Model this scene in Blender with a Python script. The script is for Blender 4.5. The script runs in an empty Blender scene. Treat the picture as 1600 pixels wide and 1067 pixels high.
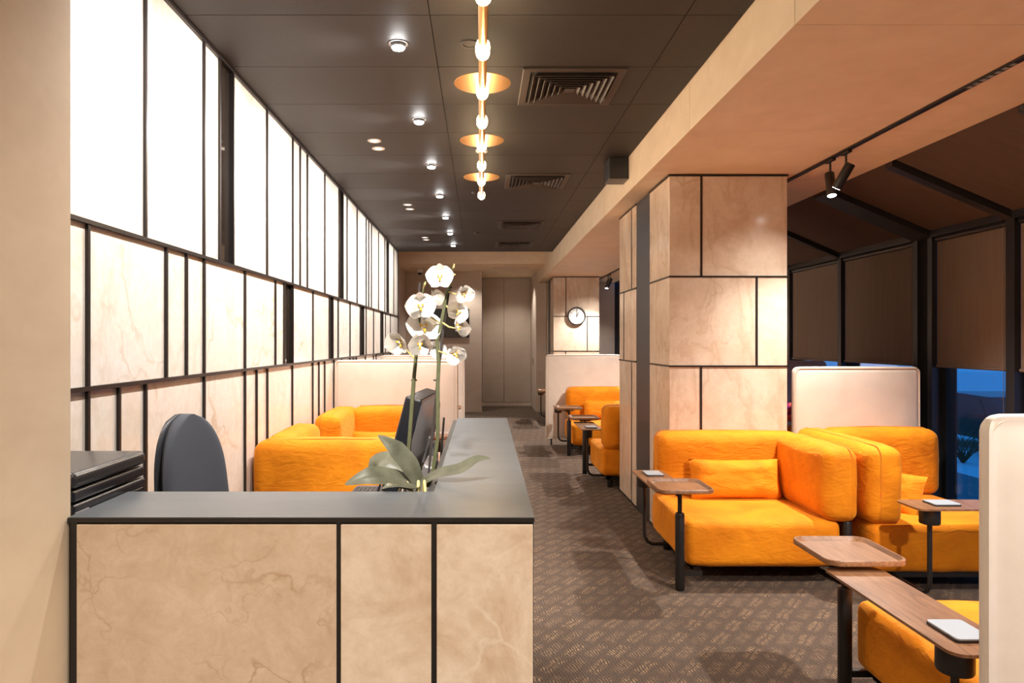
import bpy, bmesh, math, random
from mathutils import Vector, Matrix, noise

random.seed(7)
SC = bpy.context.scene
COL = SC.collection
F, CX, CY, CAMZ = 1066.7, 750.0, 533.5, 1.5      # focal length in pixels of the 1600x1067 frame, principal point, eye height


def P(px, py, d):
    """Point at depth d (metres along +Y) that a pixel of the photograph looks at."""
    return Vector(((px - CX) * d / F, d, CAMZ - (py - CY) * d / F))


# ------------------------------------------------------------------ camera, world, exposure
cam = bpy.data.cameras.new('camera')
cam.sensor_width = 36.0
cam.lens = 24.0
cam.shift_x = 50.0 / 1600.0
cam.clip_start = 0.05
cam_o = bpy.data.objects.new('camera', cam)
COL.objects.link(cam_o)
cam_o.location = (0, 0, CAMZ)
cam_o.rotation_euler = (math.pi / 2, 0, 0)
SC.camera = cam_o

w = bpy.data.worlds.new('dusk')
SC.world = w
w.use_nodes = True
_bg = w.node_tree.nodes['Background']
_bg.inputs[0].default_value = (0.018, 0.19, 0.56, 1)
_bg.inputs[1].default_value = 1.3

SC.view_settings.view_transform = 'Standard'
SC.view_settings.look = 'None'
SC.view_settings.gamma = 1.0
SC.view_settings.use_curve_mapping = False
SC.view_settings.exposure = 0.42
SC.cycles.use_denoising = True
SC.cycles.sample_clamp_indirect = 6.0
SC.cycles.caustics_reflective = False
SC.cycles.caustics_refractive = False

WARM = (1.0, 0.86, 0.70)
NEUT = (1.0, 0.93, 0.85)
COOL = (1.0, 0.97, 0.95)
# powers of the room's lamps, the last one for added unseen fill
E_WASH, E_DOWN, E_TRACK, E_COLUMN, E_BULB, E_REAR_FILL = 112.0, 60.0, 225.0, 26.0, 3.2, 110.0


def spot(loc, target, energy, color, angle=70, blend=0.5, radius=0.04, parent=None, name='spot_light'):
    l = bpy.data.lights.new(name, 'SPOT')
    l.energy = energy
    l.color = color
    l.spot_size = math.radians(angle)
    l.spot_blend = blend
    l.shadow_soft_size = radius
    o = bpy.data.objects.new(name, l)
    COL.objects.link(o)
    o.location = loc
    dv = Vector(target) - Vector(loc)
    o.rotation_euler = dv.to_track_quat('-Z', 'Y').to_euler()
    return o


def point(loc, energy, color, radius=0.03, name='bulb_light'):
    l = bpy.data.lights.new(name, 'POINT')
    l.energy = energy
    l.color = color
    l.shadow_soft_size = radius
    o = bpy.data.objects.new(name, l)
    COL.objects.link(o)
    o.location = loc
    return o


# ------------------------------------------------------------------ node helpers
class NT:
    def __init__(self, name):
        self.m = bpy.data.materials.new(name)
        self.m.use_nodes = True
        self.t = self.m.node_tree
        self.b = self.t.nodes['Principled BSDF']

    def n(self, kind, **kw):
        x = self.t.nodes.new(kind)
        for k, v in kw.items():
            setattr(x, k, v)
        return x

    def l(self, a, b):
        self.t.links.new(a, b)

    def val(self, sock, v):
        if hasattr(v, 'is_output') or isinstance(v, bpy.types.NodeSocket):
            self.l(v, sock)
        else:
            sock.default_value = v

    def math(self, op, a, b=0.0, c=None):
        x = self.n('ShaderNodeMath', operation=op)
        self.val(x.inputs[0], a)
        self.val(x.inputs[1], b)
        if c is not None:
            self.val(x.inputs[2], c)
        return x.outputs[0]

    def pos(self, rnd=0.0, scale=(1, 1, 1), rot=(0, 0, 0)):
        g = self.n('ShaderNodeNewGeometry').outputs['Position']
        if rnd:
            oi = self.n('ShaderNodeObjectInfo').outputs['Random']
            cb = self.n('ShaderNodeCombineXYZ')
            self.val(cb.inputs[0], self.math('MULTIPLY', oi, rnd))
            self.val(cb.inputs[1], self.math('MULTIPLY', oi, rnd * 1.7))
            self.val(cb.inputs[2], self.math('MULTIPLY', oi, rnd * 2.3))
            va = self.n('ShaderNodeVectorMath', operation='ADD')
            self.l(g, va.inputs[0])
            self.l(cb.outputs[0], va.inputs[1])
            g = va.outputs[0]
        mp = self.n('ShaderNodeMapping')
        mp.inputs['Scale'].default_value = scale
        mp.inputs['Rotation'].default_value = rot
        self.l(g, mp.inputs[0])
        return mp.outputs[0]

    def noise(self, vec, scale=5, detail=4, rough=0.5, dist=0.0):
        x = self.n('ShaderNodeTexNoise')
        self.l(vec, x.inputs['Vector'])
        x.inputs['Scale'].default_value = scale
        x.inputs['Detail'].default_value = detail
        x.inputs['Roughness'].default_value = rough
        x.inputs['Distortion'].default_value = dist
        return x.outputs['Fac']

    def ramp(self, fac, stops):
        x = self.n('ShaderNodeValToRGB')
        e = x.color_ramp.elements
        while len(e) < len(stops):
            e.new(0.5)
        for i, (p, c) in enumerate(stops):
            e[i].position = p
            e[i].color = (*c, 1) if len(c) == 3 else c
        self.l(fac, x.inputs[0])
        return x.outputs[0]

    def mix(self, fac, a, b, blend='MIX'):
        x = self.n('ShaderNodeMix', data_type='RGBA', blend_type=blend)
        self.val(x.inputs[0], fac)
        for s, v in ((x.inputs[6], a), (x.inputs[7], b)):
            if isinstance(v, tuple):
                s.default_value = (*v, 1) if len(v) == 3 else v
            else:
                self.l(v, s)
        return x.outputs[2]

    def bump(self, h, strength=0.2, dist=0.01):
        x = self.n('ShaderNodeBump')
        x.inputs['Strength'].default_value = strength
        x.inputs['Distance'].default_value = dist
        self.l(h, x.inputs['Height'])
        self.l(x.outputs[0], self.b.inputs['Normal'])

    def set(self, **kw):
        for k, v in kw.items():
            k = k.replace('_', ' ')
            s = self.b.inputs[k]
            if isinstance(v, tuple) and len(v) == 3 and s.type == 'RGBA':
                v = (*v, 1)
            self.val(s, v)
        return self


def plain(name, col, rough=0.5, metal=0.0, spec=0.5, grain=0.0, gscale=80):
    m = NT(name)
    m.set(Base_Color=col, Roughness=rough, Metallic=metal)
    m.b.inputs['Specular IOR Level'].default_value = spec
    if grain:
        nz = m.noise(m.pos(), gscale, 3)
        c = tuple(col)
        m.set(Base_Color=m.mix(nz, tuple(v * (1 - grain) for v in c), tuple(min(1, v * (1 + grain)) for v in c)))
    return m.m


def emit(name, col, strength):
    m = NT(name)
    m.set(Base_Color=(0.8, 0.8, 0.8))
    m.b.inputs['Emission Color'].default_value = (*col, 1)
    m.b.inputs['Emission Strength'].default_value = strength
    return m.m


def stone(name, base, dark, vein, vscale, vein_w, rough=0.16, rnd=9.0, cloud=(0.35, 0.7), streak=0.0, crackle=0.0):
    m = NT(name)
    v = m.pos(rnd)
    n1 = m.noise(v, 2.2, 8, 0.62, 1.2)
    col = m.ramp(n1, [(cloud[0], dark), (cloud[1], base)])
    if streak:
        vs = m.pos(rnd, (1.5, 1.5, 0.55), (0.0, math.radians(34), math.radians(15)))
        st = m.ramp(m.noise(vs, 1.5, 5, 0.55, 0.9), [(0.44, (0, 0, 0)), (0.495, (1, 1, 1)), (0.51, (0.25, 0.25, 0.25)), (0.60, (0, 0, 0))])
        col = m.mix(m.math('MULTIPLY', st, streak), col, vein)
    # veins: distorted distance-to-edge cells, broken by noise
    wv = m.n('ShaderNodeTexNoise')
    m.l(v, wv.inputs['Vector'])
    wv.inputs['Scale'].default_value = 3.0
    wv.inputs['Detail'].default_value = 6
    wm = m.n('ShaderNodeVectorMath', operation='MULTIPLY_ADD')
    m.l(wv.outputs['Color'], wm.inputs[0])
    wm.inputs[1].default_value = (0.55, 0.55, 0.55)
    m.l(v, wm.inputs[2])
    vo = m.n('ShaderNodeTexVoronoi', feature='DISTANCE_TO_EDGE')
    m.l(wm.outputs[0], vo.inputs['Vector'])
    vo.inputs['Scale'].default_value = vscale
    line = m.ramp(vo.outputs['Distance'], [(0.0, (1, 1, 1)), (vein_w, (0, 0, 0))])
    brk = m.ramp(m.noise(v, 2.7, 3), [(0.45, (0, 0, 0)), (0.62, (1, 1, 1))])
    fac = m.math('MULTIPLY', line, brk)
    fac = m.math('MULTIPLY', fac, 0.75)
    if crackle:
        vo2 = m.n('ShaderNodeTexVoronoi', feature='DISTANCE_TO_EDGE')
        wm2 = m.n('ShaderNodeVectorMath', operation='MULTIPLY_ADD')
        wv2 = m.n('ShaderNodeTexNoise')
        m.l(v, wv2.inputs['Vector'])
        wv2.inputs['Scale'].default_value = 9.0
        wv2.inputs['Detail'].default_value = 6
        m.l(wv2.outputs['Color'], wm2.inputs[0])
        wm2.inputs[1].default_value = (0.22, 0.22, 0.22)
        m.l(v, wm2.inputs[2])
        m.l(wm2.outputs[0], vo2.inputs['Vector'])
        vo2.inputs['Scale'].default_value = 7.5
        l2 = m.ramp(vo2.outputs['Distance'], [(0.0, (1, 1, 1)), (0.035, (0, 0, 0))])
        b2 = m.ramp(m.noise(v, 4.3, 4), [(0.52, (0, 0, 0)), (0.68, (1, 1, 1))])
        fac = m.math('MAXIMUM', fac, m.math('MULTIPLY', m.math('MULTIPLY', l2, b2), crackle))
        mot = m.ramp(m.noise(v, 11, 8, 0.72, 1.0), [(0.32, (0.86, 0.80, 0.73)), (0.62, (1.04, 1.03, 1.02))])
        col = m.mix(0.8, col, mot, 'MULTIPLY')
    fine = m.ramp(m.noise(v, 26, 5, 0.7), [(0.3, (0.90, 0.87, 0.83)), (0.7, (1.0, 1.0, 1.0))])
    col = m.mix(fac, col, vein)
    col = m.mix(1.0, col, fine, 'MULTIPLY')
    m.set(Base_Color=col, Roughness=rough)
    return m.m


M = {}
M['marble_wall'] = stone('pale_marble', (0.82, 0.76, 0.69), (0.76, 0.68, 0.59), (0.58, 0.42, 0.28), 1.1, 0.016, streak=0.25)
M['marble_col'] = stone('cream_marble', (0.80, 0.69, 0.58), (0.68, 0.55, 0.43), (0.52, 0.36, 0.24), 1.2, 0.010, streak=0.45)
M['marble_desk'] = stone('veined_marble', (0.71, 0.60, 0.485), (0.61, 0.485, 0.37), (0.42, 0.27, 0.16), 2.2, 0.014, rough=0.3, crackle=0.5)
M['marble_soft'] = stone('soft_marble', (0.76, 0.66, 0.56), (0.58, 0.45, 0.33), (0.80, 0.72, 0.62), 2.0, 0.02, rough=0.3, cloud=(0.42, 0.54), crackle=0.25)


def plaster(name, a, b, rough=0.6):
    m = NT(name)
    v = m.pos(3.0, (1, 1, 1.6))
    n = m.noise(v, 1.6, 7, 0.6, 1.5)
    n2 = m.noise(v, 5.0, 6, 0.6, 0.8)
    f = m.math('MULTIPLY_ADD', n2, 0.35, m.math('MULTIPLY', n, 0.65))
    m.set(Base_Color=m.ramp(f, [(0.34, b), (0.62, a)]), Roughness=rough)
    m.bump(n2, 0.06, 0.004)
    return m.m


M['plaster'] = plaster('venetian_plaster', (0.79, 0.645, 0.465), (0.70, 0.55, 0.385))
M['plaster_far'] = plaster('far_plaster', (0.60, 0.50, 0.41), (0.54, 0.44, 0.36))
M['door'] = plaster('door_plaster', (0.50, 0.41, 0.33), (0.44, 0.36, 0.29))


def velvet(name, col, dark):
    m = NT(name)
    v = m.pos(5.0)
    n = m.noise(v, 3.2, 5, 0.6, 0.8)
    m.set(Base_Color=m.ramp(n, [(0.35, dark), (0.65, col)]), Roughness=0.75)
    m.b.inputs['Sheen Weight'].default_value = 0.35
    m.b.inputs['Sheen Roughness'].default_value = 0.4
    m.b.inputs['Sheen Tint'].default_value = (1.0, 0.6, 0.15, 1)
    m.b.inputs['Specular IOR Level'].default_value = 0.2
    n3 = m.noise(m.pos(5.0, (1, 1, 2.2)), 9.0, 3, 0.5, 1.4)
    n4 = m.noise(v, 300, 2)
    m.bump(m.math('MULTIPLY_ADD', n4, 0.06, n3), 0.5, 0.014)
    return m.m


M['orange'] = velvet('orange_velvet', (0.79, 0.265, 0.007), (0.63, 0.185, 0.004))
M['orange_pipe'] = plain('orange_piping', (0.62, 0.19, 0.004), 0.7)


def leatherish():
    m = NT('cream_upholstery')
    n = m.noise(m.pos(2.0), 4.0, 5, 0.6, 0.6)
    m.set(Base_Color=m.ramp(n, [(0.3, (0.62, 0.53, 0.45)), (0.7, (0.69, 0.60, 0.52))]), Roughness=0.45)
    m.b.inputs['Sheen Weight'].default_value = 0.15
    m.bump(m.noise(m.pos(), 220, 3), 0.1, 0.002)
    return m.m


M['cream'] = leatherish()
M['cream_pipe'] = plain('cream_piping', (0.62, 0.50, 0.39), 0.5)


def walnut():
    m = NT('walnut')
    v = m.pos(3.0, (14, 1.6, 14))
    n = m.noise(v, 2.2, 6, 0.6, 1.6)
    f = m.noise(m.pos(3.0, (90, 5, 90)), 2.0, 3, 0.6)
    c = m.ramp(n, [(0.3, (0.13, 0.058, 0.026)), (0.5, (0.24, 0.115, 0.055)), (0.7, (0.32, 0.165, 0.085))])
    c = m.mix(m.math('MULTIPLY', f, 0.35), c, (0.10, 0.045, 0.02))
    m.set(Base_Color=c, Roughness=0.33)
    return m.m


M['walnut'] = walnut()
M['black'] = plain('black_metal', (0.012, 0.011, 0.011), 0.38, 0.0, 0.5)
M['bronze'] = plain('dark_bronze', (0.028, 0.022, 0.020), 0.35, 0.4)
M['strip'] = plain('graphite_strip', (0.045, 0.045, 0.05), 0.4, 0.3)
M['frame'] = plain('anthracite_frame', (0.022, 0.022, 0.025), 0.35)
M['darkglass'] = plain('smoked_mirror', (0.018, 0.013, 0.010), 0.05, 0.0, 0.9)
M['void'] = plain('black_void', (0.006, 0.006, 0.006), 0.9)
M['vent'] = plain('vent_enamel', (0.050, 0.037, 0.031), 0.55)
M['white'] = plain('white_enamel', (0.80, 0.78, 0.76), 0.4)
M['offwhite'] = plain('off_white_plastic', (0.72, 0.70, 0.67), 0.45)
M['brass'] = plain('brushed_brass', (0.60, 0.33, 0.11), 0.42, 1.0)
M['blackplastic'] = plain('black_plastic', (0.012, 0.013, 0.017), 0.22)
M['greyplastic'] = plain('grey_plastic', (0.14, 0.13, 0.13), 0.35)
M['screen'] = plain('dark_screen', (0.008, 0.008, 0.009), 0.08)
M['pad'] = plain('pale_pad', (0.36, 0.40, 0.45), 0.3)
M['red'] = plain('red_tag', (0.7, 0.04, 0.03), 0.5)
M['glow_warm'] = emit('bulb_glow', (1.0, 0.74, 0.42), 22.0)
M['glow_white'] = emit('led_glow', (1.0, 0.98, 0.96), 120.0)
M['glow_soft'] = emit('led_soft', (1.0, 0.9, 0.78), 2.0)
M['glow_track'] = emit('track_glow', (1.0, 0.93, 0.85), 12.0)


def ceiling_mat():
    m = NT('dark_ceiling_board')
    n = m.noise(m.pos(0, (60, 4, 60)), 3.0, 3, 0.6)
    n2 = m.noise(m.pos(0, (4, 60, 60)), 3.0, 3, 0.6)
    f = m.math('MULTIPLY', m.math('ADD', n, n2), 0.5)
    m.set(Base_Color=m.ramp(f, [(0.3, (0.017, 0.0138, 0.0126)), (0.7, (0.027, 0.0222, 0.0204))]), Roughness=0.6)
    m.bump(f, 0.15, 0.002)
    return m.m


M['ceil'] = ceiling_mat()


def blindfab(name, a, b):
    m = NT(name)
    n = m.noise(m.pos(0, (1, 1, 1)), 260, 2)
    n2 = m.noise(m.pos(0, (1, 8, 0.6)), 3, 3)
    f = m.math('MULTIPLY_ADD', n2, 0.4, m.math('MULTIPLY', n, 0.6))
    m.set(Base_Color=m.ramp(f, [(0.3, a), (0.7, b)]), Roughness=0.85)
    m.b.inputs['Specular IOR Level'].default_value = 0.15
    return m.m


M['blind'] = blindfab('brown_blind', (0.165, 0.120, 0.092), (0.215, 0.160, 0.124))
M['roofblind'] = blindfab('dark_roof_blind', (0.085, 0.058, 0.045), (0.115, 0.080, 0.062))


def carpet():
    m = NT('patterned_carpet')
    wob = m.n('ShaderNodeTexNoise')
    m.l(m.pos(), wob.inputs['Vector'])
    wob.inputs['Scale'].default_value = 14
    wv = m.n('ShaderNodeVectorMath', operation='MULTIPLY_ADD')
    m.l(wob.outputs['Color'], wv.inputs[0])
    wv.inputs[1].default_value = (0.035, 0.035, 0.0)
    m.l(m.pos(), wv.inputs[2])

    def axis(deg):
        mp = m.n('ShaderNodeMapping')
        mp.inputs['Rotation'].default_value = (0, 0, math.radians(-deg))
        m.l(wv.outputs[0], mp.inputs[0])
        s = m.n('ShaderNodeSeparateXYZ')
        m.l(mp.outputs[0], s.inputs[0])
        return s.outputs[0], s.outputs[1]
    u, v = axis(52)
    vv = m.math('DIVIDE', v, 0.086)
    row = m.math('FLOOR', vv)
    par = m.math('FLOORED_MODULO', row, 2.0)
    fu = m.math('FRACT', m.math('ADD', m.math('DIVIDE', u, 0.20), m.math('MULTIPLY', row, 0.31)))
    fv = m.math('FRACT', vv)
    du = m.math('ABSOLUTE', m.math('SUBTRACT', fu, 0.5))
    dv = m.math('ABSOLUTE', m.math('SUBTRACT', fv, 0.5))
    inu = m.ramp(du, [(0.30, (1, 1, 1)), (0.43, (0, 0, 0))])
    inv = m.ramp(dv, [(0.22, (1, 1, 1)), (0.40, (0, 0, 0))])
    seam = m.math('MULTIPLY', par, m.ramp(dv, [(0.03, (1, 1, 1)), (0.07, (0, 0, 0))]))
    tan = m.math('MULTIPLY', m.math('MULTIPLY', inu, inv), m.math('SUBTRACT', 1.0, seam))
    big = m.ramp(m.noise(m.pos(), 1.7, 3, 0.6), [(0.3, (0.55, 0.55, 0.55)), (0.65, (1, 1, 1))])
    tan = m.math('MULTIPLY', tan, big)
    tan = m.math('MULTIPLY', tan, m.ramp(m.noise(m.pos(0, (1, 1.8, 1)), 26, 3, 0.65), [(0.40, (0.12, 0.12, 0.12)), (0.58, (1, 1, 1))]))
    tan = m.math('MULTIPLY', tan, m.math('MULTIPLY_ADD', par, 0.4, 0.55))
    h1, _ = axis(14)
    h = m.math('SINE', m.math('MULTIPLY', h1, 2 * math.pi / 0.0145))
    hat = m.ramp(m.math('MULTIPLY_ADD', h, 0.5, 0.5), [(0.2, (0, 0, 0)), (0.6, (1, 1, 1))])
    loop = m.noise(m.pos(0, (1, 4.0, 1)), 70, 3, 0.75)
    dark = m.ramp(loop, [(0.3, (0.048, 0.034, 0.026)), (0.7, (0.165, 0.121, 0.096))])
    light = m.ramp(loop, [(0.3, (0.25, 0.165, 0.10)), (0.7, (0.44, 0.295, 0.185))])
    tl = m.mix(hat, (0.06, 0.042, 0.03), light)
    dark = m.mix(m.math('MULTIPLY', m.math('SUBTRACT', 1.0, hat), 0.35), dark, (0.045, 0.032, 0.025))
    m.set(Base_Color=m.mix(tan, dark, tl), Roughness=0.95)
    m.b.inputs['Specular IOR Level'].default_value = 0.1
    m.bump(m.math('ADD', loop, m.math('MULTIPLY', h, 0.3)), 0.5, 0.004)
    return m.m


M['carpet'] = carpet()


def countertop_mat():
    m = NT('graphite_countertop')
    n = m.noise(m.pos(0, (1.2, 5, 1)), 2.0, 5, 0.6, 0.6)
    m.set(Base_Color=m.ramp(n, [(0.3, (0.092, 0.104, 0.115)), (0.7, (0.122, 0.137, 0.152))]), Roughness=0.36)
    m.b.inputs['Specular IOR Level'].default_value = 1.0
    m.bump(m.noise(m.pos(0, (1, 40, 1)), 6, 3), 0.03, 0.002)
    return m.m


M['counter'] = countertop_mat()


def glass():
    m = NT('window_glass')
    t = m.t
    out = [n for n in t.nodes if n.type == 'OUTPUT_MATERIAL'][0]
    tr = m.n('ShaderNodeBsdfTransparent')
    tr.inputs[0].default_value = (0.90, 0.93, 0.95, 1)
    gl = m.n('ShaderNodeBsdfGlossy')
    gl.inputs['Roughness'].default_value = 0.01
    gl.inputs['Color'].default_value = (0.9, 0.93, 0.95, 1)
    # Schlick reflectance that is the same on both faces of the thin pane
    ge = m.n('ShaderNodeNewGeometry')
    dt = m.n('ShaderNodeVectorMath', operation='DOT_PRODUCT')
    m.l(ge.outputs['Normal'], dt.inputs[0])
    m.l(ge.outputs['Incoming'], dt.inputs[1])
    ca = m.math('ABSOLUTE', dt.outputs['Value'])
    f5 = m.math('POWER', m.math('SUBTRACT', 1.0, ca), 5.0)
    fr = m.math('MULTIPLY_ADD', f5, 0.81, 0.19)
    mx = m.n('ShaderNodeMixShader')
    m.l(fr, mx.inputs[0])
    m.l(tr.outputs[0], mx.inputs[1])
    m.l(gl.outputs[0], mx.inputs[2])
    m.l(mx.outputs[0], out.inputs[0])
    return m.m


M['glass'] = glass()
M['snow'] = plain('snow', (0.80, 0.83, 0.88), 0.8, grain=0.06, gscale=3)
M['road'] = plain('icy_road', (0.16, 0.17, 0.19), 0.6, grain=0.3, gscale=4)
M['carpaint'] = plain('dark_car_paint', (0.012, 0.014, 0.02), 0.2)
M['twig'] = plain('bare_twig', (0.03, 0.02, 0.02), 0.8)


def petal_mat():
    m = NT('orchid_petal')
    m.set(Base_Color=(0.93, 0.91, 0.88), Roughness=0.5)
    m.b.inputs['Subsurface Weight'].default_value = 0.25
    m.b.inputs['Subsurface Radius'].default_value = (0.012, 0.01, 0.008)
    m.bump(m.noise(m.pos(0), 90, 3), 0.2, 0.002)
    return m.m


M['petal'] = petal_mat()
M['lip'] = plain('orchid_lip', (0.80, 0.42, 0.03), 0.5, grain=0.4, gscale=200)
M['stem'] = plain('orchid_stem', (0.085, 0.095, 0.045), 0.5, grain=0.3, gscale=60)
M['pedicel'] = plain('orchid_pedicel', (0.55, 0.46, 0.18), 0.5)
M['stake'] = plain('dark_stake', (0.035, 0.03, 0.028), 0.5)


def leaf_mat():
    m = NT('orchid_leaf')
    n = m.noise(m.pos(0, (1, 1, 1)), 14, 4, 0.6)
    m.set(Base_Color=m.ramp(n, [(0.3, (0.060, 0.064, 0.042)), (0.7, (0.135, 0.135, 0.095))]), Roughness=0.38)
    return m.m


M['leaf'] = leaf_mat()
M['pot'] = plain('translucent_pot', (0.22, 0.16, 0.09), 0.3)
M['chairfab'] = plain('grey_chair_fabric', (0.060, 0.066, 0.082), 0.9, grain=0.35, gscale=500)
M['chairshell'] = plain('chair_shell', (0.035, 0.037, 0.043), 0.5)
M['desk'] = plain('dark_desk', (0.05, 0.048, 0.046), 0.5)
M['keys'] = plain('dark_keys', (0.02, 0.02, 0.022), 0.4)
M['silver'] = plain('silver_plastic', (0.36, 0.36, 0.36), 0.35)
M['clockface'] = plain('clock_face', (0.66, 0.64, 0.61), 0.6)


def magenta():
    m = NT('magenta_print')
    n = m.noise(m.pos(), 28, 2)
    m.set(Base_Color=m.ramp(n, [(0.35, (0.05, 0.01, 0.09)), (0.5, (0.55, 0.02, 0.12)), (0.65, (0.75, 0.25, 0.03))]), Roughness=0.8)
    return m.m


M['magenta'] = magenta()


def ribbed_top():
    m = NT('ribbed_printer_lid')
    s = m.n('ShaderNodeSeparateXYZ')
    m.l(m.pos(), s.inputs[0])
    h = m.math('SINE', m.math('MULTIPLY', s.outputs[0], 2 * math.pi / 0.006))
    m.set(Base_Color=(0.03, 0.03, 0.032), Roughness=0.22)
    m.bump(h, 0.35, 0.001)
    return m.m


M['lid'] = ribbed_top()


# ------------------------------------------------------------------ mesh helpers
class B:
    """A bmesh that collects shapes and becomes ONE mesh object."""

    def __init__(self):
        self.b = bmesh.new()

    def face(self, vs):
        try:
            return self.b.faces.new(vs)
        except ValueError:
            return None

    def box(self, x0, x1, y0, y1, z0, z1, bevel=0.0, seg=2):
        v = [self.b.verts.new((x, y, z)) for x in (x0, x1) for y in (y0, y1) for z in (z0, z1)]
        fs = [self.face([v[i] for i in f]) for f in ((0, 1, 3, 2), (4, 6, 7, 5), (0, 4, 5, 1), (2, 3, 7, 6), (0, 2, 6, 4), (1, 5, 7, 3))]
        if bevel:
            es = list({e for f in fs for e in f.edges})
            bmesh.ops.bevel(self.b, geom=es, offset=bevel, segments=seg, affect='EDGES', profile=0.5)
        return self

    def loft(self, rings, cap=True, closed=True):
        vr = [[self.b.verts.new(p) for p in r] for r in rings]
        n = len(vr[0])
        for a, c in zip(vr, vr[1:]):
            for i in range(n if closed else n - 1):
                j = (i + 1) % n
                self.face((a[i], a[j], c[j], c[i]))
        if cap and closed:
            self.face(list(reversed(vr[0])))
            self.face(vr[-1])
        return self

    def tube(self, pts, r, seg=10, cap=True, flat=1.0):
        pts = [Vector(p) for p in pts]
        rs = r if isinstance(r, (list, tuple)) else [r] * len(pts)
        rings = []
        up = None
        for i, p in enumerate(pts):
            t = (pts[min(i + 1, len(pts) - 1)] - pts[max(i - 1, 0)]).normalized()
            if up is None:
                up = Vector((0, 0, 1)) if abs(t.z) < 0.9 else Vector((1, 0, 0))
            a = t.cross(up).normalized()
            up = a.cross(t).normalized()
            rings.append([p + (a * math.cos(k * 2 * math.pi / seg) + up * math.sin(k * 2 * math.pi / seg) * flat) * rs[i] for k in range(seg)])
        return self.loft(rings, cap)

    def lathe(self, prof, seg=24, c=(0, 0, 0), axis='Z', cap=True):
        rings = []
        for r, h in prof:
            ring = []
            for k in range(seg):
                a = k * 2 * math.pi / seg
                x, y = r * math.cos(a), r * math.sin(a)
                if axis == 'Z':
                    q = (c[0] + x, c[1] + y, c[2] + h)
                elif axis == 'Y':
                    q = (c[0] + x, c[1] + h, c[2] + y)
                else:
                    q = (c[0] + h, c[1] + x, c[2] + y)
                ring.append(q)
            rings.append(ring)
        return self.loft(rings, cap)

    def plate(self, cx, cy, w, h, r, z0, z1, seg=6):
        return self.loft([[(x, y, z) for x, y in rrect(cx, cy, w, h, r, seg)] for z in (z0, z1)])

    def soft(self, lo, hi, r, n=8, k=4, bulge=0.0, nz=0.0, seed=0.0):
        """A rounded, slightly swollen cushion block."""
        lo, hi = Vector(lo), Vector(hi)
        ax = []
        for i in range(3):
            rr = min(r, (hi[i] - lo[i]) / 2 * 0.98)
            a = [lo[i] + rr * (1 - math.cos(math.pi / 2 * j / k)) for j in range(k + 1)]
            mid = [lo[i] + rr + (hi[i] - lo[i] - 2 * rr) * j / n for j in range(1, n)]
            c = [hi[i] - rr * (1 - math.cos(math.pi / 2 * j / k)) for j in range(k, -1, -1)]
            ax.append(a + mid + c)
        cache = {}

        def vert(i, j, l):
            key = (i, j, l)
            if key in cache:
                return cache[key]
            p = Vector((ax[0][i], ax[1][j], ax[2][l]))
            q = Vector([min(max(p[m], lo[m] + min(r, (hi[m] - lo[m]) / 2 * 0.98)), hi[m] - min(r, (hi[m] - lo[m]) / 2 * 0.98)) for m in range(3)])
            v = p - q
            if v.length > 1e-9:
                nrm = v.normalized()
                rad = max(abs(v[m]) for m in range(3))
                p = q + nrm * rad
                if bulge:
                    s = [max(-1.0, min(1.0, (p[m] - lo[m]) / (hi[m] - lo[m]) * 2 - 1)) for m in range(3)]
                    for m in range(3):
                        o = [x for x in range(3) if x != m]
                        p[m] += nrm[m] * bulge * (1 - s[o[0]] ** 4) * (1 - s[o[1]] ** 4)
                if nz:
                    p += nrm * nz * noise.noise(Vector((p.x * 6 + seed, p.y * 6, p.z * 6)))
            cache[key] = self.b.verts.new(p)
            return cache[key]
        L = [len(a) - 1 for a in ax]
        for m in range(3):
            u, v = [x for x in range(3) if x != m]
            for side in (0, L[m]):
                for a in range(L[u]):
                    for c in range(L[v]):
                        idx = []
                        for da, dc in ((0, 0), (1, 0), (1, 1), (0, 1)):
                            t = [0, 0, 0]
                            t[m] = side
                            t[u] = a + da
                            t[v] = c + dc
                            idx.append(vert(*t))
                        self.face(idx)
        bmesh.ops.recalc_face_normals(self.b, faces=self.b.faces)
        return self

    def xf(self, mat):
        bmesh.ops.transform(self.b, matrix=mat, verts=self.b.verts)
        if mat.determinant() < 0:
            bmesh.ops.reverse_faces(self.b, faces=self.b.faces)
        return self

    def mesh(self, name, mat, smooth=False, fix=True):
        if fix:
            bmesh.ops.recalc_face_normals(self.b, faces=self.b.faces)
        me = bpy.data.meshes.new(name)
        if smooth:
            for f in self.b.faces:
                f.smooth = True
            for e in self.b.edges:
                if len(e.link_faces) == 2 and e.calc_face_angle(0) > 0.7:
                    e.smooth = False
        self.b.to_mesh(me)
        self.b.free()
        me.materials.append(mat)
        return me

    def obj(self, name, mat, parent=None, smooth=False, fix=True):
        o = bpy.data.objects.new(name, self.mesh(name, mat, smooth, fix))
        COL.objects.link(o)
        if parent:
            o.parent = parent
        return o


def rrect(cx, cy, w, h, r, seg=6):
    pts = []
    for sx, sy, a0 in ((1, 1, 0), (-1, 1, 90), (-1, -1, 180), (1, -1, 270)):
        for k in range(seg + 1):
            a = math.radians(a0 + 90 * k / seg)
            pts.append((cx + sx * (w / 2 - r) + r * math.cos(a), cy + sy * (h / 2 - r) + r * math.sin(a)))
    return pts


def tag(o, label, cat, group=None):
    o['label'] = label
    o['category'] = cat
    if group:
        o['group'] = group
    return o


def thing(name, loc, label, cat, group=None, rz=0.0):
    o = bpy.data.objects.new(name, None)
    COL.objects.link(o)
    o.location = loc
    o.rotation_euler = (0, 0, rz)
    o.empty_display_size = 0.1
    return tag(o, label, cat, group)


def struct(o, label=None):
    o['kind'] = 'structure'
    if label:
        o['label'] = label
    return o


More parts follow.
